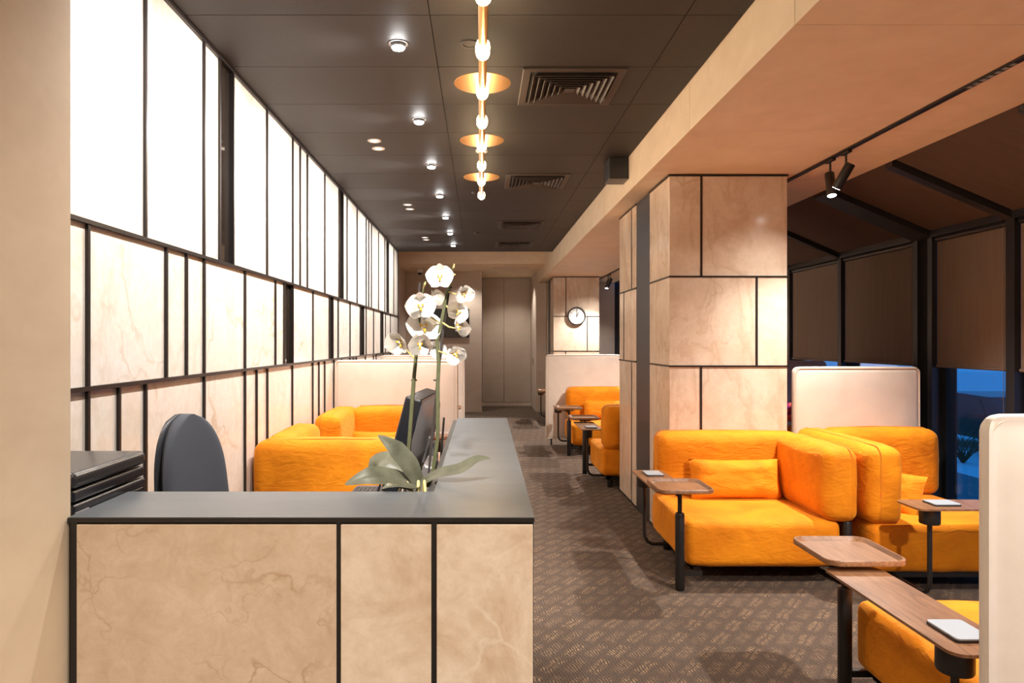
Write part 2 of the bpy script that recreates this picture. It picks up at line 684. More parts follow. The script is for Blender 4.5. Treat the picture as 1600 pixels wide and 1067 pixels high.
def inst(name, me, parent=None, loc=(0, 0, 0), rot=(0, 0, 0), scale=(1, 1, 1)):
    o = bpy.data.objects.new(name, me)
    COL.objects.link(o)
    if parent:
        o.parent = parent
    o.location = loc
    o.rotation_euler = rot
    o.scale = scale
    return o


# ------------------------------------------------------------------ measurements of the room
CEIL = 3.03
XL = -1.389            # face line of the lit marble wall
XB = 1.235             # left face of the beam
ZB = 2.743             # underside of the beam
XBR = 2.838            # right edge of the beam
XG = 3.73              # glazing plane
ZE = 2.36              # eaves of the glazing
Y0, Y1 = -2.6, 11.62   # extent of the dark ceiling
YE = 14.5              # far end wall


def wd(px):
    return -XL * F / (CX - px)


# ------------------------------------------------------------------ floor, ceiling
struct(B().box(-1.75, 3.9, Y0, 16.2, -0.12, 0.0).obj('floor', M['carpet']), 'brown patterned carpet floor with tan hatched patches')

ceil = struct(B().box(XL - 0.05, XB, Y0, Y1, CEIL + 0.004, CEIL + 0.03).obj('ceiling', M['void']), 'dark ceiling of thin boards above the lounge')
xs = [XL - 0.03, -0.235, 0.965, XB]
rows = [3.2 + 0.602 * k for k in range(-10, 15)]
rows = [r for r in rows if r > Y0 + 0.1]
rows = [Y0] + rows + [Y1]
VENTS = [(0.535, 4.105), (0.535, 6.51), (0.535, 8.93), (0.535, 10.72)]
for a, c in zip(rows, rows[1:]):
    if c - a < 0.05:
        continue
    for x0, x1 in zip(xs, xs[1:]):
        g = 0.0022
        B().box(x0 + g, x1 - g, a + g, c - g, CEIL, CEIL + 0.012).obj('ceiling_board', M['ceil'], ceil)
struct(B().box(-1.75, 3.0, Y0, 16.2, 3.40, 3.46).obj('ceiling_upper', M['plaster_far']), 'upper slab behind the dark ceiling')

# ------------------------------------------------------------------ near side wall and rear wall (behind the viewer)
struct(B().box(-1.75, -0.94, Y0, 1.567, 0, 3.4).obj('wall_entry', M['plaster']), 'beige plastered entry wall beside the counter')
struct(B().box(-1.75, 3.9, Y0 - 0.1, Y0, 0, 3.4).obj('wall_rear', M['plaster']), 'plastered wall behind the viewer')

# ------------------------------------------------------------------ marble wall on the left
wall = struct(B().box(-1.75, -1.425, 1.567, Y1, 0, 3.4).obj('wall_left', M['void']), 'brightly lit wall of tall pale marble panels in dark frames')
Z1, Z2 = 1.925, 1.332
bands = [
    (Z1, CEIL - 0.012, [229.6, 320.8, 345, 366, 419, 459, 470.4, 481.5, 508.7, 530.8, 537, 543.4, 559, 573, 577, 581.3, 592.3, 602, 604.9, 607.8, 615.8], {(345, 366), (530.8, 537), (604.9, 607.8)}),
    (Z2, Z1, [140, 262, 293.5, 321, 384.6, 432, 445.5, 459, 490.3, 515.8, 521.3, 529.5, 548, 563.8, 569.3, 573, 584.6, 595.6, 599.2, 603, 610.6], {(445.5, 459), (515.8, 521.3), (563.8, 569.3), (595.6, 599.2)}),
    (0.0, Z2, [140, 188.3, 229.8, 321, 384.6, 402.7, 419.4, 458.3, 490, 499.6, 508.6, 523, 535, 548, 553, 558, 572, 584.6, 588.5, 600, 611], set()),
]
for z0, z1, pxs, darks in bands:
    ds = [1.57] + [wd(p) for p in pxs] + [Y1 - 0.006]
    ps = [None] + pxs + [None]
    for i in range(len(ds) - 1):
        dark = (ps[i], ps[i + 1]) in darks
        g = 0.005
        if dark:
            B().box(-1.428, -1.415, ds[i] + g, ds[i + 1] - g, z0 + g, z1 - g).obj('smoked_strip', M['darkglass'], wall)
        else:
            B().box(-1.424, -1.402, ds[i] + g, ds[i + 1] - g, z0 + g, z1 - g, 0.0015, 1).obj('marble_panel', M['marble_wall'], wall)
    for d in ds[1:-1]:
        B().box(-1.42, XL, d - 0.0065, d + 0.0065, z0 + 0.008, z1 - 0.008).obj('mullion', M['bronze'], wall)
for z in (Z1, Z2):
    B().box(-1.42, XL + 0.004, 1.57, Y1, z - 0.008, z + 0.008).obj('rail', M['bronze'], wall)
B().box(-1.42, XL + 0.004, 1.57, Y1, CEIL - 0.018, CEIL - 0.002).obj('rail', M['bronze'], wall)
B().box(-1.74, XL + 0.004, Y1 - 0.002, Y1 + 0.014, 0, CEIL).obj('end_trim', M['bronze'], wall)

# ------------------------------------------------------------------ far end: bulkhead, soffit, walls, doors
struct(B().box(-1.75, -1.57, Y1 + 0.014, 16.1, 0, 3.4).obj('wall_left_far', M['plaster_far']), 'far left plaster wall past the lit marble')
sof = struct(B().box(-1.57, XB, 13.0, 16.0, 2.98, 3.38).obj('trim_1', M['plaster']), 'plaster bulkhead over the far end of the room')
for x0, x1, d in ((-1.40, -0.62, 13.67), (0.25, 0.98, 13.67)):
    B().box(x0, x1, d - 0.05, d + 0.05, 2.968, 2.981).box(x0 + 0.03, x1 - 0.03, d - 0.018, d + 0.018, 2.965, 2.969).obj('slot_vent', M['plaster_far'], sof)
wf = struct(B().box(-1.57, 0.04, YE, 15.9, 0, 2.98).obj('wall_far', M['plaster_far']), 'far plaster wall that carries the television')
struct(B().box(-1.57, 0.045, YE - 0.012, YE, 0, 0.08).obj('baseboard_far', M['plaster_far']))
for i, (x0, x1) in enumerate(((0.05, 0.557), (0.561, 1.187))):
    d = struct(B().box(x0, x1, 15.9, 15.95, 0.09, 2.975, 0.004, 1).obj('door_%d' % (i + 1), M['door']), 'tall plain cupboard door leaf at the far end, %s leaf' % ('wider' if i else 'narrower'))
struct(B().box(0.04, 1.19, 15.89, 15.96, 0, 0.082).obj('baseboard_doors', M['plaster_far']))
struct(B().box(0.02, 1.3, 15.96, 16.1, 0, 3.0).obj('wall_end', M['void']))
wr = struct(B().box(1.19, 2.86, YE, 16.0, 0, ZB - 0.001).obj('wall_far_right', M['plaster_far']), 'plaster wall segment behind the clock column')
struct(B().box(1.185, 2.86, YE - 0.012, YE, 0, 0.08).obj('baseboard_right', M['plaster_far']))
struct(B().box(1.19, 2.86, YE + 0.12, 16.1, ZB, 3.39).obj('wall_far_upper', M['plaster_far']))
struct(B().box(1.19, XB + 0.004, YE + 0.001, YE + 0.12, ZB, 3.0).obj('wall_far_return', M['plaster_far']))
B().box(1.183, 1.192, 15.2, 15.26, 0.98, 1.12, 0.003, 1).obj('lock_plate', M['black'], wr)
struct(B().box(2.86, 3.9, YE + 0.02, YE + 0.1, 0, 3.0).obj('wall_sunroom_end', M['frame']))

# ------------------------------------------------------------------ beam along the right
beam = struct(B().box(XB + 0.02, XBR - 0.02, Y0, YE + 0.1, ZB + 0.012, 3.38).obj('trim_2', M['plaster']), 'wide beige plaster beam running along the lounge')
ys = [Y0] + [2.68 + 1.345 * k for k in range(-3, 9)] + [YE]
for a, c in zip(ys, ys[1:]):
    g = 0.0016
    B().box(XB, XBR, a + g, c - g, ZB, 3.36, 0.002, 1).obj('plaster_panel', M['plaster'], beam)

# ------------------------------------------------------------------ columns clad in marble


def column(yf, label):
    x0, x1 = 1.407, 2.281
    yb = yf + 1.82
    if yb > YE:
        yb = YE
    root = struct(B().box(x0 + 0.022, x1 - 0.022, yf + 0.022, yb - 0.005, 0, ZB - 0.002).obj('column', M['void']), label)
    zr = [0.012, 1.317, 1.982, ZB - 0.012]
    sx = (x1 - x0) / 185.0
    fx = [x0 + (1094.5 - 1045) * sx, x0 + (1182 - 1045) * sx, x0 + (1095 - 1045) * sx]
    g = 0.004
    for r in range(3):
        a, c = zr[r] + g, zr[r + 1] - g
        for u, v in ((x0, fx[r]), (fx[r], x1)):
            B().box(u + (0 if u == x0 else g), v - (0 if v == x1 else g), yf, yf + 0.022, a, c, 0.0015, 1).obj('marble_panel', M['marble_col'], root)
        B().box(fx[r] - 0.008, fx[r] + 0.008, yf - 0.004, yf + 0.02, a - 0.002, c + 0.002).obj('mullion', M['bronze'], root)
        # left flank: a panel, the graphite strip, then a pair of panels
        s0, s1 = yf + 0.59, yf + 1.08
        B().box(x0, x0 + 0.022, yf + 0.023, s0 - g, a, c, 0.0015, 1).obj('marble_panel', M['marble_col'], root)
        if yb > s1:
            m = yf + 1.26 if r != 1 else yf + 1.60
            m = min(m, yb - 0.08)
            B().box(x0, x0 + 0.022, s1 + g, m - g, a, c, 0.0015, 1).obj('marble_panel', M['marble_col'], root)
            B().box(x0, x0 + 0.022, m + g, yb - 0.008, a, c, 0.0015, 1).obj('marble_panel', M['marble_col'], root)
            B().box(x0 - 0.004, x0 + 0.02, m - 0.008, m + 0.008, a, c).obj('mullion', M['bronze'], root)
        # right flank
        B().box(x1 - 0.022, x1, yf + 0.023, yb - 0.008, a, c, 0.0015, 1).obj('marble_panel', M['marble_col'], root)
    if yb > yf + 1.08:
        B().box(x0 + 0.004, x0 + 0.022, yf + 0.59, yf + 1.08, 0.0, ZB - 0.004).obj('graphite_strip', M['strip'], root)
    for z in (zr[1], zr[2], ZB - 0.009):
        B().box(x0 - 0.006, x1 + 0.006, yf - 0.006, yf + 0.021, z - 0.006, z + 0.006).obj('rail', M['bronze'], root)
        B().box(x0 - 0.006, x0 + 0.021, yf + 0.021, min(yf + 0.588, yb), z - 0.006, z + 0.006).obj('rail', M['bronze'], root)
        if yb > yf + 1.1:
            B().box(x0 - 0.006, x0 + 0.021, yf + 1.082, yb - 0.006, z - 0.006, z + 0.006).obj('rail', M['bronze'], root)
    B().box(x0 - 0.004, x0 + 0.021, yf, yb - 0.006, 0, 0.011).box(x0, x1, yf - 0.004, yf + 0.02, 0, 0.011).obj('plinth', M['bronze'], root)
    return root


column(5.07, 'broad marble-clad column with graphite strip, behind the nearest orange sofa')
column(13.06, 'far marble-clad column that carries the clock')

# ------------------------------------------------------------------ sunroom glazing on the right
posts = [(-2.5, -2.42), (-1.3, -1.22), (-0.1, -0.02), (1.1, 1.18), (2.28, 2.36), (3.52, 3.60), (4.70, 4.78), (5.56, 5.80), (6.96, 7.02), (8.12, 8.18), (9.3, 9.36), (10.5, 10.56), (11.7, 11.76), (12.9, 12.96), (14.3, 14.5)]
slope = (ZB - ZE) / (XG - XBR)


def zroof(x):
    return ZB - (x - XBR) * slope


for i, ((a0, a1), (b0, b1)) in enumerate(zip(posts, posts[1:])):
    r = struct(B().box(XG + 0.01, XG + 0.10, a1, b0, 0.0, 0.10).obj('window_%d' % (i + 1), M['frame']), 'dark framed floor to eaves sunroom window bay')
    B().box(XG + 0.045, XG + 0.055, a1 + 0.02, b0 - 0.02, 0.1, ZE).obj('pane', M['glass'], r)
    pw = a1 - a0
    if pw > 0.15:
        B().box(XG - 0.05, XG + 0.10, a0, a0 + 0.055, 0, ZE + 0.04).obj('post', M['frame'], r)
        B().box(XG - 0.02, XG + 0.08, a0 + 0.055, a1 - 0.055, 0, ZE + 0.02).obj('post_core', M['void'], r)
        B().box(XG - 0.05, XG + 0.10, a1 - 0.055, a1, 0, ZE + 0.04).obj('post', M['frame'], r)
    else:
        B().box(XG - 0.05, XG + 0.10, a0, a1, 0, ZE + 0.04).obj('post', M['frame'], r)
    # inner jamb seen through the lower glass
    B().box(XG + 0.03, XG + 0.12, a1, a1 + 0.05, 0.1, ZE).box(XG + 0.03, XG + 0.12, b0 - 0.05, b0, 0.1, ZE).obj('sash', M['void'], r)
    B().box(XG - 0.07, XG + 0.10, a1, b0, ZE - 0.012, ZE + 0.07).obj('eaves_bar', M['frame'], r)
    # roof rib along the slope
    rib = B()
    for (u0, u1) in ((a0, a1),):
        v = []
        for x in (XBR, XG):
            for y in (u0, u1):
                for dz in (-0.055, 0.03):
                    v.append(rib.b.verts.new((x, y, zroof(x) + dz + 0.02)))
        for f in ((0, 1, 3, 2), (4, 6, 7, 5), (0, 4, 5, 1), (2, 3, 7, 6), (0, 2, 6, 4), (1, 5, 7, 3)):
            rib.face([v[k] for k in f])
    rib.obj('roof_rib', M['frame'], r)
    B().loft([[(XBR, a1, zroof(XBR) + 0.06), (XG + 0.1, a1, zroof(XG) + 0.06), (XG + 0.1, a1, zroof(XG) + 0.09), (XBR, a1, zroof(XBR) + 0.09)],
              [(XBR, b0, zroof(XBR) + 0.06), (XG + 0.1, b0, zroof(XG) + 0.06), (XG + 0.1, b0, zroof(XG) + 0.09), (XBR, b0, zroof(XBR) + 0.09)]]).obj('roof_cover', M['void'], r)
    near = ['behind the viewer', 'behind the viewer', 'beside the viewer', 'nearest the viewer', 'in front of the nearest one']
    where = {3: 'nearest the viewer', 4: 'over the near cream screen', 5: 'reaching the right picture edge', 6: 'over the unblocked window',
             7: 'just past the thick double post', 8: 'beside the marble column', 9: 'half hidden by the marble column',
             10: 'far down the row', 11: 'far behind the column', 12: 'level with the far sofas', 13: 'at the far end wall'}.get(i, 'out of view, bay %s' % 'abc'[i % 3])
    # sloping roof blind
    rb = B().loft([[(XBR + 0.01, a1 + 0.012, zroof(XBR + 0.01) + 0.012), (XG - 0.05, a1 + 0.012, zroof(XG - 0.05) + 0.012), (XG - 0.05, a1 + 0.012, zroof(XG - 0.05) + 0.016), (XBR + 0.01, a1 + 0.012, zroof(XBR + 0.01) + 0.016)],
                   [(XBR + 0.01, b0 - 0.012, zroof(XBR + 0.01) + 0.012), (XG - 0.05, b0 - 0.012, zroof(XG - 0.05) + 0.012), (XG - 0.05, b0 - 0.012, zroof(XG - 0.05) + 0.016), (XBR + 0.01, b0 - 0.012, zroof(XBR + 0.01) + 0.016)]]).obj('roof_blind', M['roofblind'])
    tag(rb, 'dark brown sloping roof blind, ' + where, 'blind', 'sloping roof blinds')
    # upright roller blind
    bl = thing('roller_blind', (XG, (a1 + b0) / 2, 1.29), 'brown upright roller blind, ' + where, 'blind', 'upright roller blinds')
    h = (b0 - a1) / 2 - 0.008
    B().box(-0.012, -0.009, -h, h, 0.012, ZE - 1.29 - 0.01).obj('cloth', M['blind'], bl)
    B().tube([(-0.012, -h, 0.012), (-0.012, h, 0.012)], 0.013, 8).obj('bottom_bar', M['blind'], bl)
    B().tube([(-0.012, -h, ZE - 1.29 - 0.028), (-0.012, h, ZE - 1.29 - 0.028)], 0.024, 10).obj('roller', M['frame'], bl)
    ch = B()
    n = 14
    pts = [(-0.03, -h + 0.045 + 0.012 * math.cos(t), 0) for t in (0,)]
    ch.tube([(-0.03, -h + 0.012, ZE - 1.29 - 0.03), (-0.03, -h + 0.012, -0.28), (-0.03, -h + 0.018, -0.31), (-0.03, -h + 0.030, -0.31), (-0.03, -h + 0.036, -0.28), (-0.03, -h + 0.036, ZE - 1.29 - 0.03)], 0.0022, 5).obj('bead_chain', M['greyplastic'], bl)

# ------------------------------------------------------------------ outside: dusk, snow, a parked car
struct(B().box(3.7, 60, -20, 60, -1.30, -1.2).box(3.7, 3.9, Y0, 16, -1.25, -0.005).obj('exterior_ground', M['snow']), 'snow covered ground outside the windows')
struct(B().box(7.0, 9.8, -20, 60, -1.21, -1.185).obj('exterior_road', M['road']), 'icy grey road outside')
bank = B()
rings = []
for k in range(41):
    y = -6 + k * 1.2
    hh = 0.45 + 0.10 * math.sin(k * 1.7) + 0.06 * math.sin(k * 4.1)
    rings.append([(16.0, y, -1.25), (16.5, y, -1.2 + hh * 0.6), (17.2, y, -1.2 + hh), (18.0, y, -1.2 + hh * 0.7), (18.8, y, -1.25)])
bank.loft(rings, cap=True)
struct(bank.obj('exterior_snowbank', M['snow'], smooth=True), 'bank of ploughed snow behind the parked car')


def car(loc, label):
    t = thing('parked_car', loc, label, 'car')
    prof = [(-2.1, 0.35), (-2.15, 0.7), (-1.9, 0.82), (-1.35, 0.9), (-0.8, 1.38), (0.6, 1.42), (1.3, 0.98), (2.0, 0.88), (2.15, 0.6), (2.1, 0.35)]
    B().loft([[(x, p[0], p[1]) for p in prof] for x in (-0.8, 0.8)]).obj('body', M['carpaint'], t)
    B().loft([[(x, p[0], p[1]) for p in ((-0.75, 0.95), (-0.55, 1.3), (0.5, 1.34), (0.95, 0.98))] for x in (-0.812, 0.812)]).obj('side_window', M['screen'], t)
    for y in (-1.35, 1.35):
        for x in (-0.72, 0.72):
            B().lathe([(0.1, -0.1), (0.31, -0.1), (0.33, -0.05), (0.33, 0.05), (0.31, 0.1), (0.1, 0.1)], 20, (x, y, 0.33), 'X').obj('wheel', M['blackplastic'], t)
    return t


car((12.85, 17.0, -1.2), 'dark car parked across the snowy road outside the window')
bush = B()
rnd = random.Random(3)
for k in range(22):
    a = rnd.uniform(0, 6.28)
    p0 = Vector((0, 0, 0))
    pts = [p0]
    dv = Vector((math.cos(a) * rnd.uniform(0.1, 1.0), math.sin(a) * rnd.uniform(0.1, 1.0), 1.0))
    for j in range(4):
        pts.append(pts[-1] + dv * 0.26)
        dv += Vector((rnd.uniform(-.7, .7), rnd.uniform(-.7, .7), rnd.uniform(-.3, .2)))
    bush.tube(pts, [0.018, 0.013, 0.009, 0.006, 0.003], 5)
tag(bush.obj('bare_bush', M['twig']), 'leafless dark bush standing in the snow outside', 'bush').location = (10.75, 15.2, -1.22)

# ------------------------------------------------------------------ reception counter
ct = thing('reception_counter', (0, 1.55, 0), 'L-shaped reception counter with beige marble front and dark top', 'counter')
OY = 1.55
YF, YI, YEND = 1.554, 1.82, 3.57


def quad_slab(pts, z0, z1):
    b = B()
    b.loft([[(x, y - OY, z) for x, y in pts] for z in (z0, z1)])
    return b


quad_slab([(-0.938, YF), (0.124, YF), (0.141, YEND), (-0.117, YEND), (-0.1225, YI), (-0.938, YI)], 1.0895, 1.10).obj('countertop', M['counter'], ct)
B().box(-0.938, 0.1235, YF - 0.0025 - OY, YF - 0.0002 - OY, 1.0885, 1.0985).obj('edge_band', M['black'], ct)
quad_slab([(-0.936, YF + 0.002), (0.122, YF + 0.002), (0.138, YEND - 0.002), (0.11, YEND - 0.002), (0.094, YF + 0.05), (-0.936, YF + 0.05)], 0.0, 1.0894).obj('body', M['void'], ct)


def xpx(p, d=YF):
    return (p - CX) * d / F


for a, c, mm in ((121, 526, 'marble_desk'), (533, 674, 'marble_soft'), (682.5, 832.5, 'marble_soft')):
    B().box(xpx(a), xpx(c), YF - 0.004 - OY, YF + 0.0015 - OY, 0.012, 1.084, 0.001, 1).obj('marble_panel', M[mm], ct)
for a, c in ((110.5, 121), (526, 533), (674, 682.5)):
    B().box(xpx(a), xpx(c), YF - 0.002 - OY, YF + 0.0015 - OY, 0.0, 1.0893).obj('frame_bar', M['black'], ct)
B().box(-0.14, -0.122, 1.84 - OY, YEND - 0.01 - OY, 0.0, 1.0893).obj('inner_panel', M['desk'], ct)

dk = thing('staff_desk', (-0.38, 2.7, 0), 'low dark staff desk hidden behind the reception counter', 'desk')
B().box(-0.26, 0.235, -0.84, 0.86, 0.725, 0.75, 0.003, 1).obj('desktop', M['desk'], dk)
B().box(-0.25, 0.225, -0.83, -0.80, 0, 0.725).obj('side_panel', M['desk'], dk)
B().box(-0.25, 0.225, 0.82, 0.85, 0, 0.725).obj('side_panel', M['desk'], dk)
cb = thing('printer_cabinet', (-1.16, 1.81, 0), 'low dark cabinet carrying the printer', 'cabinet')
B().box(-0.205, 0.205, -0.2, 0.2, 0.03, 0.75, 0.003, 1).obj('body', M['desk'], cb)
B().box(0.206, 0.22, -0.19, 0.19, 0.06, 0.73).obj('door', M['desk'], cb)

# printer: seen from its front right corner
pr = thing('printer', (-1.15, 1.75, 0.75), 'black multifunction printer standing beside the entry wall', 'printer')
B().box(-0.2, 0.205, -0.165, 0.17, 0.0, 0.257, 0.008, 3).obj('body', M['blackplastic'], pr)
B().box(-0.2, 0.209, -0.168, 0.173, 0.2595, 0.370, 0.008, 3).obj('paper_drawer', M['blackplastic'], pr)
B().box(-0.2, 0.207, -0.166, 0.171, 0.3725, 0.4025, 0.008, 3).obj('scanner_bed', M['blackplastic'], pr)
B().box(-0.205, 0.210, -0.17, 0.174, 0.405, 0.444, 0.014, 4).obj('lid', M['lid'], pr)
B().box(0.2085, 0.2115, -0.10, 0.15, 0.285, 0.345, 0.001, 1).obj('front_flap', M['blackplastic'], pr)
B().box(0.2075, 0.2125, -0.165, -0.11, 0.30, 0.352, 0.001, 1).obj('button_panel', M['greyplastic'], pr)
B().box(-0.06, 0.02, 0.10, 0.112, 0.4442, 0.446).obj('lid_slot', M['void'], pr)

# office chair
ch = thing('office_chair', (-0.885, 2.567, -0.0), 'grey fabric office chair with rounded high back behind the counter', 'chair', rz=math.radians(80))
# local: backrest plane spans x, its padded front faces -y


def backrest(t0, t1, grow):
    b = B()
    prof = []
    n = 34
    H0, H1 = 0.55, 1.222
    for k in range(n + 1):
        s = k / n
        z = H0 + (H1 - H0) * s
        wdt = 0.235 * (1 - 0.22 * s)
        if s > 0.62:
            u = (s - 0.62) / 0.38
            wdt = 0.235 * (1 - 0.22 * s) * math.sqrt(max(0.0, 1 - u ** 2.6))
        wdt = max(wdt + grow, 0.02)
        rings = []
        m = 24
        for j in range(m + 1):
            x = wdt * (2 * j / m - 1)
            rings.append((x, z))
        prof.append(rings)
    rings = []
    for row in prof:
        ring = []
        for x, z in row:
            c = 0.35 * x * x
            e = (t1 - t0) / 2 * (1 - max(0.0, 1 - abs(x / row[-1][0]) ** 8) ** 0.5)
            ring.append((x, t0 + e - c + 0.10 * (z - 0.55) ** 2, z))
        for x, z in reversed(row):
            c = 0.35 * x * x
            e = (t1 - t0) / 2 * (1 - max(0.0, 1 - abs(x / row[-1][0]) ** 8) ** 0.5) * 0.98
            ring.append((x, t1 - e - c + 0.10 * (z - 0.55) ** 2, z))
        rings.append(ring)
    b.loft(rings)
    return b


backrest(0.17, 0.215, 0.0).obj('backrest', M['chairfab'], ch, smooth=True)
backrest(0.216, 0.235, 0.006).obj('back_shell', M['chairshell'], ch, smooth=True)
B().soft((-0.24, -0.27, 0.43), (0.24, 0.2, 0.52), 0.04, 6, 3, 0.015).obj('seat', M['chairfab'], ch, smooth=True)
B().tube([(0, 0.23, 0.60), (0, 0.25, 0.48), (0, 0.12, 0.41), (0, 0, 0.41)], 0.022, 8).obj('back_bracket', M['chairshell'], ch, smooth=True)
B().tube([(0, -0.02, 0.09), (0, -0.02, 0.43)], 0.028, 12).obj('gas_column', M['black'], ch, smooth=True)
for k in range(5):
    a = k * 2 * math.pi / 5 + 0.3
    e = (0.27 * math.cos(a), -0.02 + 0.27 * math.sin(a))
    lg = B().tube([(0, -0.02, 0.10), (e[0], e[1], 0.075)], [0.026, 0.016], 8).obj('base_arm', M['black'], ch, smooth=True)
    B().lathe([(0.01, -0.014), (0.028, -0.014), (0.028, 0.014), (0.01, 0.014)], 14, (e[0], e[1], 0.0285), 'X').obj('castor', M['blackplastic'], lg)

# monitor, seen nearly edge-on with its back to the aisle
mo = thing('monitor', (-0.30, 3.0, 0.75), 'black computer monitor seen edge-on behind the orchid', 'monitor')
tilt = Matrix.Translation((0, 0, 0.335)) @ Matrix.Rotation(math.radians(-5), 4, 'Z') @ Matrix.Rotation(math.radians(15), 4, 'Y')
# local: screen faces -x, width along y
B().box(-0.030, 0.040, -0.245, 0.245, -0.205, 0.195, 0.008, 2).xf(tilt).obj('bezel', M['blackplastic'], mo)
B().box(-0.0315, -0.0305, -0.230, 0.230, -0.175, 0.182).xf(tilt).obj('screen', M['screen'], mo)
bk = B()
bk.loft([[(0.040, y, z) for y, z in rrect(0, 0.0, 0.47, 0.37, 0.03)], [(0.065, y, z) for y, z in rrect(0, -0.005, 0.42, 0.31, 0.05)], [(0.080, y, z) for y, z in rrect(0, -0.02, 0.26, 0.19, 0.05)]])
bk.xf(tilt).obj('back_cover', M['greyplastic'], mo, smooth=True)
B().box(0.075, 0.092, -0.06, 0.06, -0.09, 0.03, 0.006, 2).xf(tilt).obj('mount_plate', M['greyplastic'], mo)
B().tube([(0.085, 0, 0.31), (0.09, 0, 0.2), (0.06, 0, 0.01)], [0.03, 0.028, 0.034], 10).obj('stand', M['greyplastic'], mo, smooth=True)
B().plate(0.03, 0, 0.2, 0.26, 0.04, 0, 0.014).obj('foot', M['blackplastic'], mo)

# a dark back-to-camera desk phone with its cables, a pen, a keyboard
dp = thing('desk_terminal', (-0.245, 2.42, 0.75), 'dark slanted desk terminal standing behind the orchid pot', 'terminal')
ph = Matrix.Rotation(math.radians(14), 4, 'Y')
B().box(-0.03, 0.012, -0.10, 0.10, 0.012, 0.335, 0.008, 2).xf(ph).obj('housing', M['greyplastic'], dp)
B().box(-0.034, -0.030, -0.09, 0.09, 0.06, 0.32).xf(ph).obj('display', M['screen'], dp)
B().plate(0.02, 0, 0.15, 0.2, 0.02, 0, 0.014).obj('foot', M['blackplastic'], dp)
B().box(0.012, 0.05, -0.05, 0.05, 0.2, 0.29, 0.01, 2).xf(ph).obj('hinge', M['greyplastic'], dp)
for k in range(4):
    pts = []
    for j in range(9):
        s = j / 8
        pts.append((-0.06 - 0.012 * k + 0.05 * math.sin(s * 3.1 + k), 0.02 * k - 0.05 + 0.06 * s, 0.30 - 0.285 * s + 0.03 * math.sin(s * 6 + k)))
    B().tube(pts, 0.0042, 6).obj('cable', M['white'] if k == 1 else M['blackplastic'], dp, smooth=True)
tag(B().tube([(-0.168, 2.52, 0.7505), (-0.135, 2.56, 1.215)], 0.004, 8).obj('antenna_rod', M['black']), 'thin dark rod leaning between terminal and countertop', 'rod')
kb = thing('keyboard', (-0.55, 3.37, 0.75), 'silver keyboard with dark keys lying on the staff desk', 'keyboard')
B().box(-0.08, 0.22, -0.075, 0.075, 0.0, 0.016, 0.003, 1).obj('case', M['silver'], kb)
kk = B()
for r in range(5):
    for c in range(15):
        kk.box(-0.072 + c * 0.0192, -0.072 + c * 0.0192 + 0.016, -0.066 + r * 0.026, -0.066 + r * 0.026 + 0.022, 0.016, 0.022)
ko = kk.obj('keys', M['keys'], kb)
ko['kind'] = 'stuff'

# ------------------------------------------------------------------ orchid
orc = thing('potted_orchid', P(657, 757, 1.99).xyz * 0 + Vector((-0.172, 1.99, 0.75)), 'white moth orchid with two flower stems behind the counter corner', 'plant')
OR = Vector((-0.172, 1.99, 0.75))


def PO(px, py, d):
    return P(px, py, d) - OR


B().lathe([(0.002, 0.0), (0.045, 0.0), (0.06, 0.30), (0.055, 0.30), (0.045, 0.27), (0.002, 0.27)], 20).obj('pot', M['pot'], orc, smooth=True)
rt = B()
rr = random.Random(5)
for k in range(9):
    a = rr.uniform(0, 6.28)
    rt.tube([(0.02 * math.cos(a), 0.02 * math.sin(a), 0.30), (0.05 * math.cos(a), 0.05 * math.sin(a), 0.335 + rr.uniform(-.01, .02)), (0.075 * math.cos(a), 0.075 * math.sin(a), 0.30)], 0.004, 6)
rt.obj('aerial_roots', M['pedicel'], orc, smooth=True)


def leaf(pts, widths, up=(0, 0, 1), fold=0.25):
    """A fleshy strap leaf along pts with a folded midrib."""
    b = B()
    pts = [Vector(p) for p in pts]
    # resample along a smooth curve
    out, ws = [], []
    n = 18
    for i in range(n + 1):
        s = i / n * (len(pts) - 1)
        k = min(int(s), len(pts) - 2)
        f = s - k
        p0 = pts[max(k - 1, 0)]
        p1, p2 = pts[k], pts[k + 1]
        p3 = pts[min(k + 2, len(pts) - 1)]
        out.append(0.5 * ((2 * p1) + (-p0 + p2) * f + (2 * p0 - 5 * p1 + 4 * p2 - p3) * f * f + (-p0 + 3 * p1 - 3 * p2 + p3) * f ** 3))
        ws.append(widths[k] * (1 - f) + widths[k + 1] * f)
    rings = []
    for i, p in enumerate(out):
        t = (out[min(i + 1, n)] - out[max(i - 1, 0)]).normalized()
        side = t.cross(Vector(up))
        side = side.normalized() if side.length > 1e-4 else Vector((1, 0, 0))
        nrm = side.cross(t).normalized()
        w_ = ws[i]
        th = 0.0022
        top = [p + side * w_ * u + nrm * (abs(u) * fold * w_ + th * (1 - u * u)) for u in (-1, -0.6, -0.25, 0, 0.25, 0.6, 1)]
        bot = [p + side * w_ * u + nrm * (abs(u) * fold * w_ - th * (1 - u * u)) for u in (0.6, 0.25, 0, -0.25, -0.6)]
        rings.append(top + bot)
    b.loft(rings)
    return b


